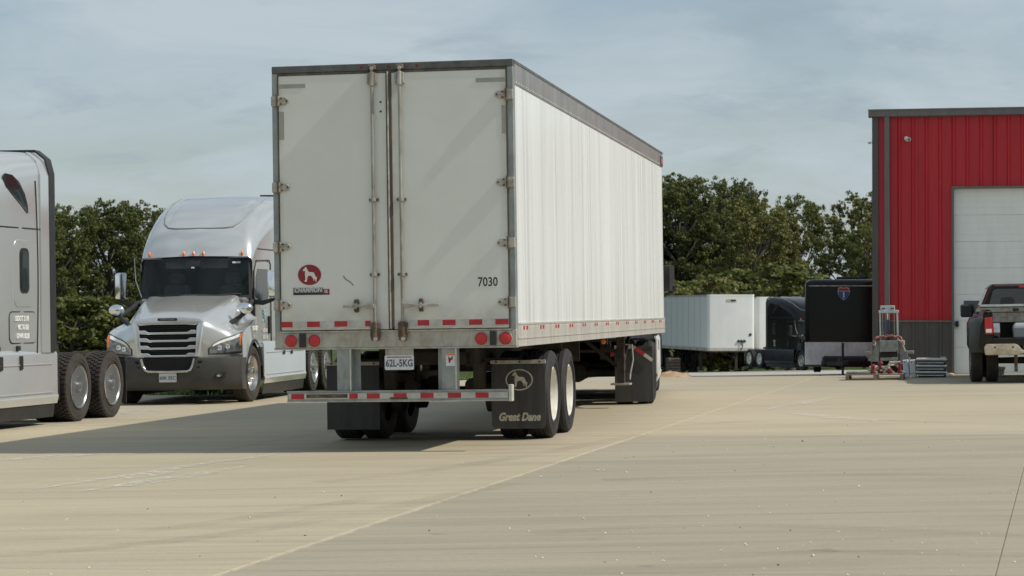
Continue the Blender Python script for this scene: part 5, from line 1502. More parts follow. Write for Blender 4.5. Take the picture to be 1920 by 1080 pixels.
# A-frame tongue, coupler and jack
for s in (-1, 1):
    MB().bar((s * 0.75, 0.3, 0.30), (s * 0.06, -1.25, 0.33), 0.06, 0.11).build('tongue_beam', 'chassis', ct)
MB().box(-0.07, 0.07, -1.55, -1.15, 0.30, 0.42).build('coupler', 'chassis', ct, bevel=0.02)
MB().box(-0.62, 0.55, -0.30, 0.0, 0.24, 0.50).build('tongue_box', 'black_plastic', ct, bevel=0.05)
MB().tube([(-0.09, -1.0, 0.03), (-0.09, -1.0, 0.86)], 0.033, 10).build('jack_post', 'black_plastic', ct)
MB().lathe([(0.01, 0.0), (0.01, 0.08), (0.03, 0.08), (0.03, 0.0)], 12, 'z', (-0.09, -1.0, 0)).build('jack_foot', 'black_plastic', ct)
MB().lathe([(0.30, 0.0), (0.30, 0.12), (0.45, 0.12), (0.45, 0.0)], 12, 'z', (-0.09, -1.0, 0)).build('jack_collar', 'black_plastic', ct)
for s in (-1, 1):
    for y in (2.6, 3.5):
        wheel(ct, s * (W - 0.30), y, s, 'white', False, 0.34, w=0.20, r=0.34)
    MB().box(s * (W - 0.30) - 0.13, s * (W - 0.30) + 0.13, 2.1, 4.0, 0.70, 0.74).build('wheel_guard', 'black_plastic', ct)
MB().box(-W + 0.3, W - 0.3, 2.58, 2.66, 0.32, 0.38).build('axle', 'chassis', ct)
# interstate-style shield, numeral 1
sh = [(-0.13, 0.14), (-0.06, 0.155), (0, 0.14), (0.06, 0.155), (0.13, 0.14), (0.145, 0.04), (0.12, -0.05), (0.06, -0.12), (0, -0.155), (-0.06, -0.12), (-0.12, -0.05), (-0.145, 0.04)]
sx_, sz_ = -0.06, 2.13
s0 = MB().prism([(sx_ + x * 1.08, sz_ + z * 1.08) for x, z in sh], 'y', -0.005, -0.001).build('shield_sticker', 'decal_white', ct)
MB().prism([(sx_ + x, sz_ + z) for x, z in ((-0.142, 0.062), (-0.145, 0.04), (-0.125, -0.05), (-0.07, -0.12), (0, -0.15), (0.07, -0.12), (0.125, -0.05), (0.145, 0.04), (0.142, 0.062))], 'y', -0.008, -0.004).build('shield_field', 'decal_blue', s0)
MB().prism([(sx_ + x, sz_ + z) for x, z in ((-0.138, 0.075), (0.138, 0.075), (0.128, 0.138), (0.06, 0.15), (0, 0.137), (-0.06, 0.15), (-0.128, 0.138))], 'y', -0.008, -0.004).build('shield_band', 'tape_red', s0)
MB().prism([(sx_ + x, sz_ + z) for x, z in ((-0.016, -0.11), (0.018, -0.11), (0.018, 0.045), (-0.01, 0.045), (-0.03, 0.025), (-0.016, 0.02))], 'y', -0.011, -0.007).build('shield_numeral', 'decal_white', s0)

# ------------------------------------------------------------------ dual-wheeled pickup, seen from behind
X, Y = G(1819, 716); hp = 9.0
loc, rot = ground_pose(X + 1.22 * cos(R(hp)) - 1.25 * sin(R(hp)), Y - 1.22 * sin(R(hp)) - 1.25 * cos(R(hp)), hp)
pk = empty('pickup_truck', loc, rot)
tag(pk, 'dark dusty pickup with twin rear wheels and tailgate missing, by the white door', 'pickup')
make_weathered('bumper_tan', (0.34, 0.28, 0.19), (0.50, 0.43, 0.31), (0.62, 0.57, 0.47), 5, 0.4, 0.35)
make_weathered('box_weathered', (0.20, 0.155, 0.10), (0.42, 0.37, 0.28), (0.50, 0.51, 0.50), 4, 0.5, 0.4, (1.5, 1, 1.2))
for s in (-1, 1):
    # bed side with the bulging rear wing
    ys = [0.02, 0.2, 0.5, 0.8, 1.1, 1.4, 1.7, 2.1, 2.5]
    sec = []
    for y in ys:
        b = 0.25 * sstep(0.0, 0.55, y) * (1 - sstep(1.9, 2.5, y))
        d = abs(y - 1.25); zb = 0.40 + sqrt(max(0, 0.56 ** 2 - d * d)) if d < 0.56 else 0.55
        sec.append([(s * 0.86, y, 1.40), (s * 0.93, y, 1.41), (s * 0.985, y, 1.33), (s * (0.985 + b * 0.8), y, 1.26), (s * (0.985 + b), y, 1.16), (s * (0.985 + b), y, max(zb, 0.60) if d > 0.56 else zb)])
    MB().loft(sec, False, False).build('bed_side', 'pickup_paint', pk, smooth=40, solid=0.02)
    MB().prism([(s * 0.80, 0.58), (s * 1.0, 0.58), (s * 1.10, 0.70), (s * 1.06, 1.1), (s * 0.97, 1.34), (s * 0.84, 1.40)], 'y', 0.0, 0.03).build('bed_end', 'pickup_paint', pk)
    tl = MB().prism([(s * 0.825, 0.955), (s * 0.975, 0.955), (s * 0.98, 1.27), (s * 0.835, 1.285)], 'y', -0.03, 0.0).build('tail_lamp', 'lamp_red', pk, bevel=0.01)
    MB().prism([(s * 0.845, 0.985), (s * 0.955, 0.985), (s * 0.955, 1.055), (s * 0.845, 1.055)], 'y', -0.036, -0.028).build('reverse_lamp', 'lamp_white', tl)
    MB().box(s * 0.84 - 0.02, s * 0.84 + 0.02, 0.0, 2.5, 0.86, 1.36).build('bed_inner_side', 'black_plastic', pk)
    MB().lathe([(-0.06, 0.0), (-0.06, 0.15), (0.06, 0.15), (0.06, 0.0)], 18, 'x', (s * 0.74, 0.34, 1.02)).build('wheel_housing', 'alloy', pk, smooth=40)
    wheel(pk, s * 1.10, 1.25, s, 'white', True, 0.41, w=0.235, r=0.41)
    wheel(pk, s * 0.80, 1.25, s, 'white', True, 0.41, w=0.235, r=0.41, inner=True)
    wheel(pk, s * 0.86, 4.85, s, 'alloy', True, 0.41, w=0.245, r=0.41)
    MB().box(s * 0.96 - 0.2, s * 0.96 + 0.24, 1.72, 1.735, 0.28, 0.72).build('mud_flap', 'flap_rubber', pk)
MB().box(-0.84, 0.84, 0.03, 2.5, 0.80, 0.86).build('bed_floor', 'black_plastic', pk)
MB().box(-0.84, 0.84, 0.0, 0.05, 0.72, 0.875).build('bed_sill', 'pickup_paint', pk, bevel=0.01)
MB().box(-0.86, 0.86, 2.44, 2.5, 0.8, 1.38).build('bed_front', 'pickup_paint', pk)
bm_ = [(-0.98, 0.55), (-0.40, 0.55), (-0.27, 0.575), (0.27, 0.575), (0.40, 0.55), (0.98, 0.55), (1.0, 0.70), (0.96, 0.765), (0.42, 0.765), (0.36, 0.74), (0.27, 0.64), (-0.27, 0.64), (-0.36, 0.74), (-0.42, 0.765), (-0.96, 0.765), (-1.0, 0.70)]
MB().prism(bm_, 'y', -0.16, 0.0).build('bumper', 'bumper_tan', pk, bevel=0.03, segs=2, smooth=40)
for x in (-0.80, -0.46, 0.46, 0.80):
    MB().lathe([(-0.165, 0.0), (-0.165, 0.018), (-0.15, 0.018)], 10, 'y', (x, 0, 0.70)).build('bumper_bolt', 'decal_black', pk)
MB().box(-0.27, 0.27, -0.14, 0.0, 0.64, 0.74).build('bumper_step', 'black_plastic', pk)
MB().box(-0.42, -0.36, 0.1, 0.2, 0.22, 0.55).build('shackle', 'rusty_steel', pk)
MB().box(-0.10, 0.10, -0.1, 0.3, 0.42, 0.54).build('tow_hitch', 'rusty_steel', pk)
MB().box(-0.45, 0.45, 0.3, 5.5, 0.55, 0.72).build('chassis_frame', 'chassis', pk)
MB().lathe([(-0.8, 0.0), (-0.8, 0.06), (-0.15, 0.07), (-0.12, 0.16), (0.12, 0.16), (0.15, 0.07), (0.8, 0.06), (0.8, 0.0)], 14, 'x', (0, 1.25, 0.42)).build('rear_axle', 'chassis', pk)
# cab
def cabs(y, k, z0, z1, w0, w1):
    return [(-w0, y, z0), (-w0 * 0.995, y, lerp(z0, 1.32, 0.8)), (-w0 * 0.97, y, 1.36), (-w1, y, z1 - 0.08), (-w1 + 0.10, y, z1), (w1 - 0.10, y, z1), (w1, y, z1 - 0.08), (w0 * 0.97, y, 1.36), (w0 * 0.995, y, lerp(z0, 1.32, 0.8)), (w0, y, z0)]
mb = MB().loft([cabs(2.55, 0, 0.55, 1.90, 0.97, 0.74), cabs(2.75, 0, 0.5, 1.955, 0.99, 0.76), cabs(4.2, 0, 0.5, 1.96, 0.99, 0.76), cabs(4.6, 0, 0.5, 1.70, 0.99, 0.80), cabs(5.0, 0, 0.5, 1.38, 0.99, 0.90), cabs(6.2, 0, 0.5, 1.30, 0.97, 0.88)], True, True)
cb = mb.build('cab', 'pickup_paint', pk, smooth=35)
rw = MB().prism([(-0.80, 1.40), (0.80, 1.40), (0.68, 1.825), (0.62, 1.85), (-0.62, 1.85), (-0.68, 1.825)], 'y', 2.53, 2.56).build('rear_window', 'glass_dark', cb)
for s in (-1, 1):
    MB().prism(rrect(s * 0.40 - 0.14, s * 0.40 + 0.14, 1.40, 1.68, 0.08), 'y', 2.518, 2.529).build('headrest_reflection', 'black_plastic', rw)
    MB().add([(s * 0.965, 2.75, 1.40), (s * 0.965, 4.5, 1.40), (s * 0.775, 4.1, 1.86), (s * 0.775, 2.85, 1.86)], [(0, 1, 2, 3)]).build('side_window', 'glass_dark', cb)
    mr = MB().box(s * 1.15 - 0.13, s * 1.15 + 0.13, 4.15, 4.30, 1.28, 1.55).build('mirror', 'black_plastic', pk, bevel=0.03)
    MB().bar((s * 0.98, 4.25, 1.38), (s * 1.1, 4.25, 1.40), 0.05, 0.05).build('mirror_arm', 'black_plastic', pk)
MB().box(-0.16, 0.16, 2.50, 2.55, 1.865, 1.905).build('brake_lamp', 'lamp_red', cb, bevel=0.008)
# weathered tool box across the bed, and what lies in the bed
tb = empty('tool_box', loc, rot)
MB().box(-0.80, 0.80, 1.9, 2.42, 1.17, 1.37).build('tray', 'box_weathered', tb, bevel=0.008)
MB().box(-0.98, 0.98, 1.88, 2.43, 1.375, 1.475).build('case', 'box_weathered', tb, bevel=0.008)
MB().box(-0.99, 0.99, 1.86, 2.44, 1.48, 1.535).build('lid', 'alloy', tb, bevel=0.01)
MB().box(-0.33, -0.21, 1.855, 1.875, 1.40, 1.455).build('latch', 'decal_black', tb, bevel=0.006)
for o_ in (tb,): tag(o_, 'weathered metal tool box lying across the pickup bed', 'tool box')
cn = MB().loft([[(x * k - 0.22, y * k + 1.25, z) for x, y in ((-0.16, -0.14), (0.16, -0.14), (0.16, 0.14), (-0.16, 0.14))] for z, k in ((0.865, 0.9), (1.08, 1.0), (1.16, 0.7))], True, True, ring=True)
o = cn.build('plastic_can', 'sheet_grey', None, bevel=0.02, loc=loc, rot=rot); tag(o, 'grey plastic can standing in the pickup bed', 'can')

# ------------------------------------------------------------------ things lying about by the building
def yard_thing(name, px, py, heading=12.0):
    X, Y = G(px, py); l_, r_ = ground_pose(X, Y, heading); return empty(name, l_, r_), X, Y


make_weathered('machine_grey', (0.20, 0.20, 0.185), (0.30, 0.305, 0.285), (0.38, 0.385, 0.36), 7, 0.5, 0.3)
mat('strap_red', (0.26, 0.055, 0.038), 0.7, col2=(0.40, 0.22, 0.17), vscale=14)
make_weathered('old_wood', (0.15, 0.125, 0.095), (0.23, 0.195, 0.15), (0.31, 0.275, 0.22), 5, 0.85, 0, (1, 5, 1), 0.3)
mat('box_blue', (0.50, 0.58, 0.64), 0.4, var=0.08, vscale=5)
mat('box_white', (0.56, 0.59, 0.59), 0.45, var=0.08, vscale=5)
mat('cloth_pale', (0.55, 0.50, 0.42), 0.8, var=0.2, vscale=12)
mat('cloth_yellow', (0.66, 0.58, 0.16), 0.7, var=0.15, vscale=12)
mat('tray_dark', (0.10, 0.10, 0.10), 0.6, var=0.2)
mat('tray_steel', (0.66, 0.67, 0.66), 0.4, 0.1, var=0.15, vscale=6)
mat('red_fitting', (0.24, 0.022, 0.032), 0.4, var=0.2, vscale=12)

ms, _, _ = yard_thing('lift_machine', 1668, 707)
tag(ms, 'grey lift machine with an upright mast and red straps draped over it', 'machine')
for s in (-1, 1):
    MB().box(s * 0.185 - 0.016, s * 0.185 + 0.016, 0.0, 0.07, 0.34, 1.44).build('mast_upright', 'box_white', ms, bevel=0.004)
    MB().tube([(s * 0.125, 0.02, 0.72), (s * 0.125, 0.02, 1.42)], 0.012, 6).build('guide_rod', 'alloy', ms)
    MB().prism([(s * 0.20, 0.82), (s * 0.27, 0.78), (s * 0.40, 0.42), (s * 0.36, 0.34), (s * 0.22, 0.32)], 'y', 0.0, 0.35).build('side_cover', 'machine_grey', ms, bevel=0.01)
    MB().box(s * 0.44 - 0.09, s * 0.44 + 0.09, -0.05, 0.10, 0.50, 0.57).build('side_arm', 'machine_grey', ms, bevel=0.01)
    MB().box(s * 0.38 - 0.06, s * 0.38 + 0.06, 0.0, 0.3, 0.36, 0.42).build('side_arm', 'machine_grey', ms, bevel=0.01)
MB().box(-0.215, 0.215, -0.01, 0.08, 1.395, 1.46).build('mast_beam', 'box_white', ms, bevel=0.006)
MB().box(-0.175, 0.135, 0.0, 0.07, 1.462, 1.56).build('mast_head', 'box_white', ms, bevel=0.006)
for x in (-0.11, 0.08):
    MB().box(x - 0.035, x + 0.035, -0.012, 0.002, 1.485, 1.505).build('head_slot', 'decal_black', ms)
MB().lathe([(0.74, 0.0), (0.74, 0.045), (1.25, 0.045), (1.25, 0.0)], 12, 'z', (-0.03, 0.05, 0)).build('cylinder', 'decal_navy', ms)
MB().lathe([(1.25, 0.0), (1.25, 0.028), (1.40, 0.028)], 10, 'z', (-0.02, 0.05, 0)).build('piston_rod', 'alloy', ms)
MB().prism([(-0.20, 0.80), (0.19, 0.80), (0.19, 0.60), (0.16, 0.55), (-0.20, 0.55)], 'y', -0.16, 0.30).build('hood', 'machine_grey', ms, bevel=0.02, segs=2)
MB().box(-0.21, 0.20, -0.10, 0.30, 0.34, 0.545).build('drive_unit', 'chassis', ms, bevel=0.02)
MB().box(-0.19, 0.18, -0.14, -0.08, 0.36, 0.43).build('step', 'machine_grey', ms, bevel=0.01)
MB().box(-0.38, 0.30, -0.02, 0.45, 0.06, 0.34).build('base', 'interior_dark', ms, bevel=0.02)
for s in (-1, 1):
    MB().lathe([(-0.05, 0.0), (-0.05, 0.07), (0.05, 0.07), (0.05, 0.0)], 12, 'x', (s * 0.30, 0.05, 0.07)).build('castor', 'rubber', ms)
st = empty('red_straps', ms.location, ms.rotation_euler)
tag(st, 'red ratchet straps heaped across the grey lift machine', 'straps')
rnd = random.Random(21)
for k in range(7):
    y = -0.17 + 0.05 * k; pts = []
    for q in range(12):
        a = q / 11; x = lerp(-0.33, 0.31, a); z = 0.835 + 0.055 * sin(pi * a) + rnd.uniform(-0.015, 0.03) - 0.10 * (abs(a - 0.5) > 0.44)
        pts.append((x, y + rnd.uniform(-0.02, 0.02), z))
    MB().tube(pts, 0.016, 5).build('strap', 'strap_red', st)
for s in (-1, 1):
    MB().box(s * 0.31 - 0.03, s * 0.31 + 0.03, -0.15, -0.08, 0.69, 0.80).build('ratchet', 'cloth_pale', st, bevel=0.01)

pt, PXX, PYY = yard_thing('wooden_pallet', 1640, 713)
tag(pt, 'weathered wooden pallet lying in front of the grey lift machine', 'pallet')
for k in range(6):
    MB().box(-0.62, 0.60, 0.02 + k * 0.17, 0.13 + k * 0.17, 0.105, 0.128).build('deck_board', 'old_wood', pt, bevel=0.003)
for x in (-0.58, 0.0, 0.54):
    MB().box(x - 0.025, x + 0.045, 0.02, 0.98, 0.02, 0.104).build('stringer', 'old_wood', pt, bevel=0.003)
for k in (0, 2, 5):
    MB().box(-0.62, 0.60, 0.02 + k * 0.17, 0.13 + k * 0.17, 0.0, 0.019).build('bottom_board', 'old_wood', pt)


def on_pallet(name, label, cat, lx, ly, z=0.13, group=None):
    h = R(12.0); e = empty(name, (PXX + lx * cos(h) + ly * sin(h), PYY - lx * sin(h) + ly * cos(h), gz(PXX, PYY) + z + 0.016 * lx), (0, 0, -h))
    return tag(e, label, cat, group)


for lx, ly, hh_, lab in ((-0.05, 0.25, 0.20, 'tall red air fitting standing at the middle of the pallet'), (0.10, 0.35, 0.26, 'red air fitting just right of the tall one on the pallet'),
                        (0.30, 0.2, 0.11, 'low red air fitting lying on the pallet\'s right half'), (0.50, 0.35, 0.24, 'red air fitting at the right end of the pallet')):
    e = on_pallet('air_fitting', lab, 'fitting', lx, ly, group='red fittings on the pallet')
    MB().lathe([(0.0, 0.0), (0.0, 0.05), (0.05, 0.055), (0.06, 0.035), (hh_ - 0.06, 0.035), (hh_ - 0.05, 0.055), (hh_, 0.04), (hh_, 0.0)], 12, 'z').build('body', 'red_fitting', e, smooth=40)
    MB().bar((0, 0, 0.06), (0.09, -0.02, 0.03), 0.03, 0.03).build('pipe_stub', 'cloth_pale', e)
e = on_pallet('pale_hose', 'pale crumpled hose and sacking heaped along the pallet', 'hose', 0.2, 0.4)
rnd = random.Random(4)
for a0 in range(4):
    pts = [(-0.35 + 0.08 * k + rnd.uniform(-0.04, 0.04), rnd.uniform(-0.15, 0.1), 0.03 + 0.12 * abs(sin(k * 0.8 + a0)) + 0.10 * (k > 5)) for k in range(9)]
    MB().tube(pts, [0.012 + 0.02 * abs(sin(k)) for k in range(9)], 6).build('hose', 'cloth_pale', e, smooth=60)
e = on_pallet('grey_board', 'flat grey board lying on the left half of the pallet', 'board', -0.36, 0.45)
MB().box(-0.24, 0.24, -0.3, 0.3, 0.0, 0.05).build('board', 'machine_grey', e, bevel=0.01)

for px, m, lab, tilt in ((1700.5, 'box_blue', 'pale blue flat case leaning right of the pallet', R(-5)), (1713, 'box_white', 'off-white flat case leaning beside the pale blue one', R(-4))):
    b, _, _ = yard_thing('flat_case', px, 708); b.rotation_euler.y += tilt
    tag(b, lab, 'case', 'flat cases leaning by the pallet')
    MB().box(-0.062, 0.062, 0.0, 0.26, 0.0, 0.385).build('shell', m, b, bevel=0.015)
    MB().box(-0.058, 0.058, -0.004, 0.001, 0.09, 0.096).build('lid_gap', 'decal_grey', b)
    MB().lathe([(-0.004, 0.0), (-0.004, 0.012), (0.001, 0.012)], 8, 'y', (-0.02, 0, 0.33)).build('catch', 'decal_black', b)

ts, TX, TY = yard_thing('tray_stand', 1746, 708)
for k in range(3):
    h = R(12); lab = ('lowest', 'middle', 'top')[k] + ' of three shallow steel trays stacked by the wall'
    tr = empty('steel_tray', (TX, TY, gz(TX, TY) + 0.004 + 0.135 * k), (0, 0, -h)); tag(tr, lab, 'tray', 'stacked steel trays')
    MB().box(-0.28, 0.28, 0.02, 0.42, 0.0, 0.03).build('feet', 'interior_dark', tr)
    m = MB().loft([[(x * w_, y_, z) for x, y_ in ((-1, 0.0), (1, 0.0), (1, 0.45), (-1, 0.45))] for z, w_ in ((0.03, 0.27), (0.035, 0.275), (0.10, 0.31), (0.13, 0.315))], True, False, ring=True)
    m.build('pan', 'tray_dark', tr)
    MB().box(-0.325, 0.325, -0.012, 0.46, 0.098, 0.133).build('rim', 'tray_steel', tr, bevel=0.004)
    if k == 2: MB().box(-0.30, 0.30, 0.01, 0.44, 0.134, 0.140).build('top_sheet', 'sheet_white', tr)
    MB().box(-0.30, 0.26, -0.006, 0.0, 0.035, 0.05).build('lower_lip', 'tray_steel', tr)
bpy.data.objects.remove(ts)
b, _, _ = yard_thing('cardboard_sheet', 1768, 707); tag(b, 'pale sheet of card standing at the right end of the tray stack', 'card')
MB().box(-0.05, 0.06, 0.05, 0.4, 0.0, 0.43).build('sheet', 'cloth_pale', b, bevel=0.004)
MB().box(0.02, 0.062, 0.03, 0.05, 0.15, 0.30).build('red_edge', 'strap_red', b)


def rag(name, px, py, m, s, label, cat, seed):
    b, _, _ = yard_thing(name, px, py); rn = random.Random(seed); mb = MB()
    n = 10
    mb.lathe([(0.0, 0.001), (0.0, 1.0), (0.35, 0.9), (0.62, 0.5), (0.7, 0.001)], n, 'z')
    mb.v = [(x * s * (1 + rn.uniform(-0.25, 0.25)), y * s * (1 + rn.uniform(-0.25, 0.25)), max(0, z * s * 0.7 * (1 + rn.uniform(-0.3, 0.3)))) for x, y, z in mb.v]
    mb.build('heap', m, b, smooth=50); tag(b, label, cat)


rag('crumpled_sack', 1776, 704, 'sheet_white', 0.11, 'crumpled white sack beside the tray stack', 'sack', 1)
rag('yellow_rag', 1783, 703, 'cloth_yellow', 0.08, 'small yellow rag at the foot of the wall', 'rag', 2)

X, Y = 10.45, 49.3
bk = empty('bucket', (X, Y, gz(X, Y)), (0, 0, 0)); tag(bk, 'white plastic bucket on the concrete behind the pickup\'s wheels', 'bucket')
MB().lathe([(0.01, 0.0), (0.01, 0.115), (0.19, 0.145), (0.205, 0.152), (0.205, 0.14), (0.02, 0.105)], 24, 'z').build('shell', 'sheet_white', bk, smooth=40)
MB().tube([(0.148 * cos(a), -0.03 - 0.12 * sin(a), 0.19 - 0.06 * sin(a)) for a in [pi * k / 10 for k in range(11)]], 0.004, 5).build('handle', 'alloy', bk)

# mound of dirt at the edge of the concrete
X, Y = G(1262, 706)
mb = MB()
def P(a, b):
    x, y = lerp(-0.55, 0.55, a), lerp(-0.45, 0.45, b)
    r = sqrt((x / 0.52) ** 2 + (y / 0.42) ** 2)
    return (x, y, max(0, 1 - r * r) * (0.15 + 0.05 * mnoise.noise(Vector((x * 4, y * 4, 1)))) + 0.03 * mnoise.noise(Vector((x * 9, y * 9, 5))) * (r < 1) - 0.02)
mb.grid(P, 22, 18)
mat('sandy_dirt', (0.33, 0.22, 0.13), 0.95, col2=(0.46, 0.34, 0.22), vscale=9, bump=0.5, bscale=30)
dm = mb.build('dirt_mound', 'sandy_dirt', smooth=60, loc=(X, Y, gz(X, Y))); tag(dm, 'low mound of sandy dirt at the far edge of the concrete', 'mound')
# dark crates under the far trailer
X = (1262 - 960) / 4300 * 108; r_ = empty('pallet_crate', (X, 108, gz(X, 108)), (0, 0, R(8)))
tag(r_, 'dark slatted crate standing left of the far white trailer\'s legs', 'crate')
for k in range(4):
    MB().box(-0.30, 0.30, -0.2, -0.18, 0.06 + k * 0.14, 0.16 + k * 0.14).build('slat', 'chassis', r_)
for x in (-0.28, 0.0, 0.28):
    MB().box(x - 0.03, x + 0.03, -0.18, 0.2, 0.0, 0.60).build('post', 'chassis', r_)
MB().box(-0.3, 0.3, -0.2, 0.2, 0.62, 0.68).build('lid', 'rusty_steel', r_)

# ------------------------------------------------------------------ trees
def make_leaf(name, a, b_, c_):
    t = NT(name)
    ge = t.node('ShaderNodeNewGeometry')
    n = t.noise(t.coord('World'), 0.35, 3)
    c = t.ramp(ge.outputs['Random Per Island'], [(0.0, a), (0.5, b_), (1.0, c_)])
    c = t.mix(0.6, c, t.ramp(n, [(0.3, 0.75), (0.7, 1.2)]), 'MULTIPLY')
    t.set(Base_Color=c, Roughness=0.5, Specular_IOR_Level=0.35)
    tr = t.node('ShaderNodeBsdfTranslucent'); mx = t.node('ShaderNodeMixShader'); mx.inputs[0].default_value = 0.36
    t.l.new(c, tr.inputs['Color']); t.l.new(t.b.outputs[0], mx.inputs[1]); t.l.new(tr.outputs[0], mx.inputs[2])
    out = [x for x in t.n if x.type == 'OUTPUT_MATERIAL'][0]; t.l.new(mx.outputs[0], out.inputs[0])


make_leaf('leaf_dark', (0.056, 0.074, 0.020), (0.095, 0.115, 0.030), (0.165, 0.172, 0.052))
make_leaf('leaf_mid', (0.070, 0.092, 0.022), (0.120, 0.142, 0.034), (0.205, 0.205, 0.062))
make_leaf('leaf_light', (0.10, 0.118, 0.028), (0.165, 0.17, 0.045), (0.26, 0.245, 0.085))
make_weathered('bark', (0.05, 0.042, 0.034), (0.085, 0.072, 0.058), (0.13, 0.115, 0.095), 3, 0.9, 0, (4, 4, 0.6), 0.6)


def tree_meshes(seed, H, spread, base, leaf, n_leaf, ls=0.26, lobes=16, droop=0.0):
    """trunk with limbs, and a crown of leaf clumps around the limb ends; returns (trunk MB, crown MB)"""
    rn = random.Random(seed)
    tk = MB(); cr = MB()
    lean = Vector((rn.uniform(-0.4, 0.4), rn.uniform(-0.4, 0.4), 0))
    tp = [Vector((0, 0, -0.4))] + [Vector((rn.uniform(-0.12, 0.12), rn.uniform(-0.12, 0.12), H * 0.86 * k / 7)) + lean * (k / 7) for k in range(1, 8)]
    r0 = 0.018 * H + 0.06
    tk.tube(tp, [r0 * 1.25] + [r0 * (1 - 0.12 * k) for k in range(1, 8)], 8)
    cl = []
    for k in range(lobes):
        f = (k + rn.random()) / lobes
        h = lerp(base, 0.93, f ** 0.8)
        ang = k * 2.399 + rn.uniform(-0.5, 0.5)
        prof = sin(pi * min(1, max(0.02, (h - base * 0.7) / (1.12 - base * 0.7))) ** 0.8) ** 0.75
        rad = spread * prof * rn.uniform(0.5, 0.95)
        c = Vector((rad * cos(ang), rad * sin(ang), H * h)) + lean * h
        size = spread * rn.uniform(0.22, 0.38) * (0.7 + 0.45 * prof)
        cl.append((c, size))
        j = min(6, max(1, int((h - 0.16) * 8)))
        s = tp[j]
        mid = s.lerp(c, 0.55) + Vector((0, 0, -0.25)); tk.tube([s, mid, c], [r0 * 0.42, r0 * 0.24, r0 * 0.06], 5)
        for q in range(3):
            e = c + Vector((rn.uniform(-1, 1), rn.uniform(-1, 1), rn.uniform(-0.3, 0.9))) * size * 0.8
            tk.tube([mid.lerp(c, 0.6), e], [r0 * 0.10, r0 * 0.03], 4)
    cl.append((Vector((0, 0, H * 0.92)) + lean, spread * 0.30))
    # every limb end carries a handful of tight leaf clumps, thickest on their upper, outer side
    puffs = []
    for c, s in cl:
        for _ in range(int(22 + rn.random() * 10)):
            d = Vector((rn.gauss(0, 1), rn.gauss(0, 1), rn.gauss(0.25, 0.8))).normalized() * rn.uniform(0.15, 1.15)
            puffs.append((c + Vector((d.x, d.y, d.z * 0.85)) * s, s * rn.uniform(0.13, 0.32)))
    puffs = [q for q in puffs if q[0].z < H * 1.0]
    tot = sum(s * s for _, s in puffs)
    for c, s in puffs:
        cnt = int(n_leaf * s * s / tot)
        sq = Vector((rn.uniform(0.9, 1.25), rn.uniform(0.9, 1.25), rn.uniform(0.55, 0.8)))
        for _ in range(cnt):
            d = Vector((rn.gauss(0, 1), rn.gauss(0, 1), rn.gauss(0.2, 1))).normalized() * (rn.random() ** 0.45) * (1.0 if rn.random() < 0.85 else 1.35)
            p = c + Vector((d.x * sq.x, d.y * sq.y, d.z * sq.z)) * s
            nrm = (d + Vector((rn.gauss(0, 1), rn.gauss(0, 1), rn.gauss(0.3, 1))) * 0.45).normalized()
            a = nrm.orthogonal().normalized(); a.rotate(Matrix.Rotation(rn.uniform(0, 2 * pi), 3, nrm)); b = nrm.cross(a)
            L_ = ls * rn.uniform(0.55, 1.25); w = L_ * 0.42
            fold = nrm * L_ * 0.10
            cr.add([p - a * L_ * 0.5, p + b * w - fold, p + a * L_ * 0.5, p - b * w - fold], [(0, 1, 2), (0, 2, 3)])
    return tk, cr


KINDS_ = {}


def tree_kind(key, *args, leaf='leaf_dark', **kw):
    tk, cr = tree_meshes(*args, leaf=leaf, **kw) if False else tree_meshes(args[0], args[1], args[2], args[3], leaf, args[4], **kw)
    a = tk.build('trunk', 'bark', smooth=50); b = cr.build('crown', leaf)
    KINDS_[key] = (a.data, b.data, sorted(v.co.z for v in b.data.vertices)[-400])
    bpy.data.objects.remove(a); bpy.data.objects.remove(b)


tree_kind('tall', 1, 11.0, 3.0, 0.20, 36000, leaf='leaf_dark', lobes=38, ls=0.15)
tree_kind('round', 2, 11.0, 3.5, 0.26, 38000, leaf='leaf_mid', lobes=40, ls=0.15)
tree_kind('loose', 3, 11.0, 3.1, 0.36, 20000, leaf='leaf_light', lobes=24, ls=0.17)
tree_kind('oak', 4, 11.0, 3.6, 0.16, 38000, leaf='leaf_dark', lobes=42, ls=0.15)
tree_kind('bush', 5, 3.0, 1.5, 0.10, 6000, leaf='leaf_light', lobes=12, ls=0.16)
tree_kind('scrub', 6, 3.4, 1.9, 0.05, 8000, leaf='leaf_mid', lobes=14, ls=0.17)


def tree(key, px, top_y, Y, label, rz=0.0, wide=1.0, name='broadleaf_tree', cat='tree', group=None):
    X = (px - 960) / 4300 * Y; zg = gz(X, Y) - 0.1
    ztop = 1.5 + (579 - top_y) / 4300 * Y
    tk, cr, H = KINDS_[key]
    s = (ztop - zg) / H
    e = empty(name, (X, Y, zg), (0, 0, rz)); e.scale = (s * wide, s * wide, s)
    for nm, me in (('trunk', tk), ('crown', cr)):
        o = bpy.data.objects.new(nm, me); COL.objects.link(o); o.parent = e
    return tag(e, label, cat, group)


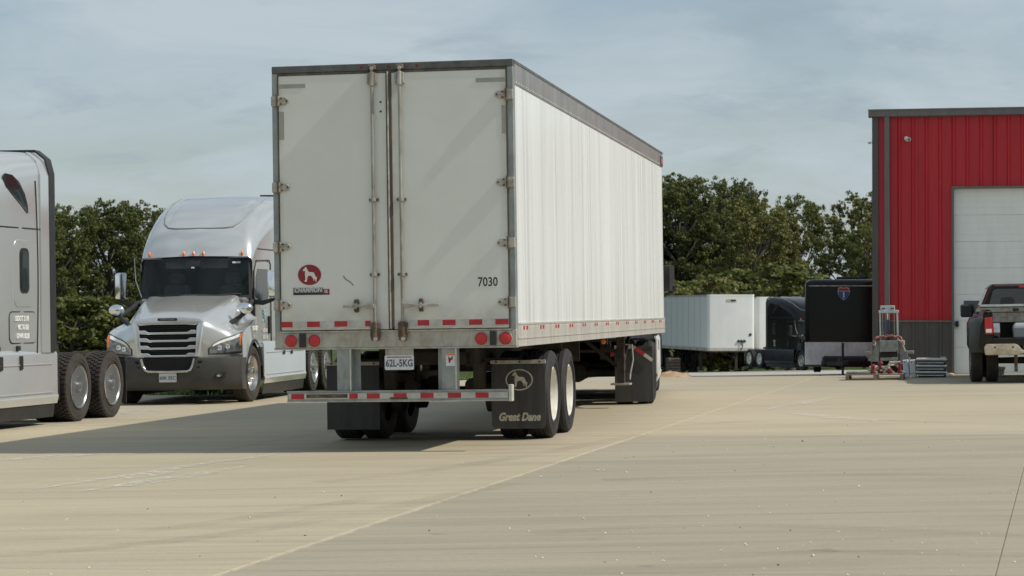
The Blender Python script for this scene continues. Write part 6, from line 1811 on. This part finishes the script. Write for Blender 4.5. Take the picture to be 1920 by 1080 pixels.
GL, GR = 'trees behind the left tractors', 'trees behind the far trailers'
tree('round', 108, 388, 138, 'dark tree rising just right of the left-edge tractor\'s sleeper', 0.4, 0.72, group=GL)
tree('tall', 208, 380, 142, 'dark tall tree midway between the two silver tractors', 1.9, 0.85, group=GL)
tree('round', 268, 382, 146, 'tree standing against the left mirror of the facing silver tractor', 3.0, 0.85, group=GL)
tree('tall', 60, 400, 146, 'dark tree hidden mostly by the left-edge tractor', 5.0, 1.0, group=GL)
tree('round', 330, 430, 150, 'tree hidden mostly behind the facing silver tractor\'s roof', 2.2, 0.9, group=GL)
for px, ty, Y, lab, rz, k in ((130, 560, 112, 'low scrub at the foot of the trees beside the black sleeper edge', 0.2, 'scrub'), (180, 572, 116, 'low scrub above the drive wheels of the left-edge tractor', 1.4, 'scrub'),
                           (235, 560, 114, 'low scrub behind the facing tractor\'s hood mirror', 2.6, 'scrub'), (95, 570, 118, 'low scrub hidden behind the left-edge tractor', 3.3, 'scrub'), (280, 566, 118, 'low scrub hidden behind the facing tractor', 4.3, 'scrub')):
    tree(k, px, ty, Y, lab, rz, 1.25, 'scrub_bush', 'bush', 'scrub below the left trees')
tree('tall', 1280, 332, 172, 'dark tree next to the trailer\'s front corner, tallest of the right-hand row', 0.8, 0.95, group=GR)
tree('oak', 1342, 336, 176, 'dark dense tree above the far white trailer', 2.5, 0.8, group=GR)
tree('loose', 1414, 378, 164, 'lighter loose-leaved tree with a bare trunk above the far trailer\'s nose', 4.0, 0.85, group=GR)
tree('tall', 1390, 352, 182, 'tree set back behind the lighter loose-leaved tree', 5.3, 0.72, group=GR)
tree('round', 1500, 368, 178, 'rounded green tree above the black tractor', 1.1, 0.72, group=GR)
tree('loose', 1455, 392, 170, 'lighter loose-leaved tree just left of the rounded tree', 2.0, 0.75, group=GR)
tree('loose', 1612, 364, 165, 'open-topped tree beside the red building\'s corner', 0.6, 0.72, group=GR)
tree('round', 1622, 425, 160, 'shorter dense tree in front of the open-topped one by the building', 3.6, 0.62, group=GR)
tree('oak', 1225, 350, 178, 'tree hidden mostly by the big trailer\'s front edge', 1.7, 0.9, group=GR)
tree('oak', 1690, 400, 176, 'tree hidden behind the red building', 1.9, 0.9, group=GR)
for px, ty, Y, lab, rz, k, wd in ((1330, 524, 135, 'bright yellow-green bush peeping over the far white trailer', 0.2, 'bush', 0.95), (1283, 545, 135, 'small bright bush at the left of the far trailer\'s roof', 2.2, 'bush', 0.9),
                               (1480, 500, 140, 'broad green bush behind the black tractor\'s roof', 1.4, 'scrub', 1.5), (1300, 530, 140, 'dark scrub behind the far white trailer', 3.1, 'scrub', 1.5), (1385, 560, 142, 'dark scrub at the foot of the bare trunk', 4.1, 'scrub', 1.4)):
    tree(k, px, ty, Y, lab, rz, wd, 'bush', 'bush', 'bushes behind the far trailers')
# the tree line runs on behind the big trailer, out of sight in the photograph
rnd = random.Random(9)
for k, px in enumerate(range(420, 1200, 78)):
    tree(('oak', 'tall', 'round')[k % 3], px + rnd.uniform(-14, 14), 385 + rnd.uniform(-22, 22), 152 + 2.6 * k + rnd.uniform(-4, 4), 'tree of the line that runs on unseen behind the big trailer', rnd.uniform(0, 6), 0.9, group='trees hidden behind the big trailer')
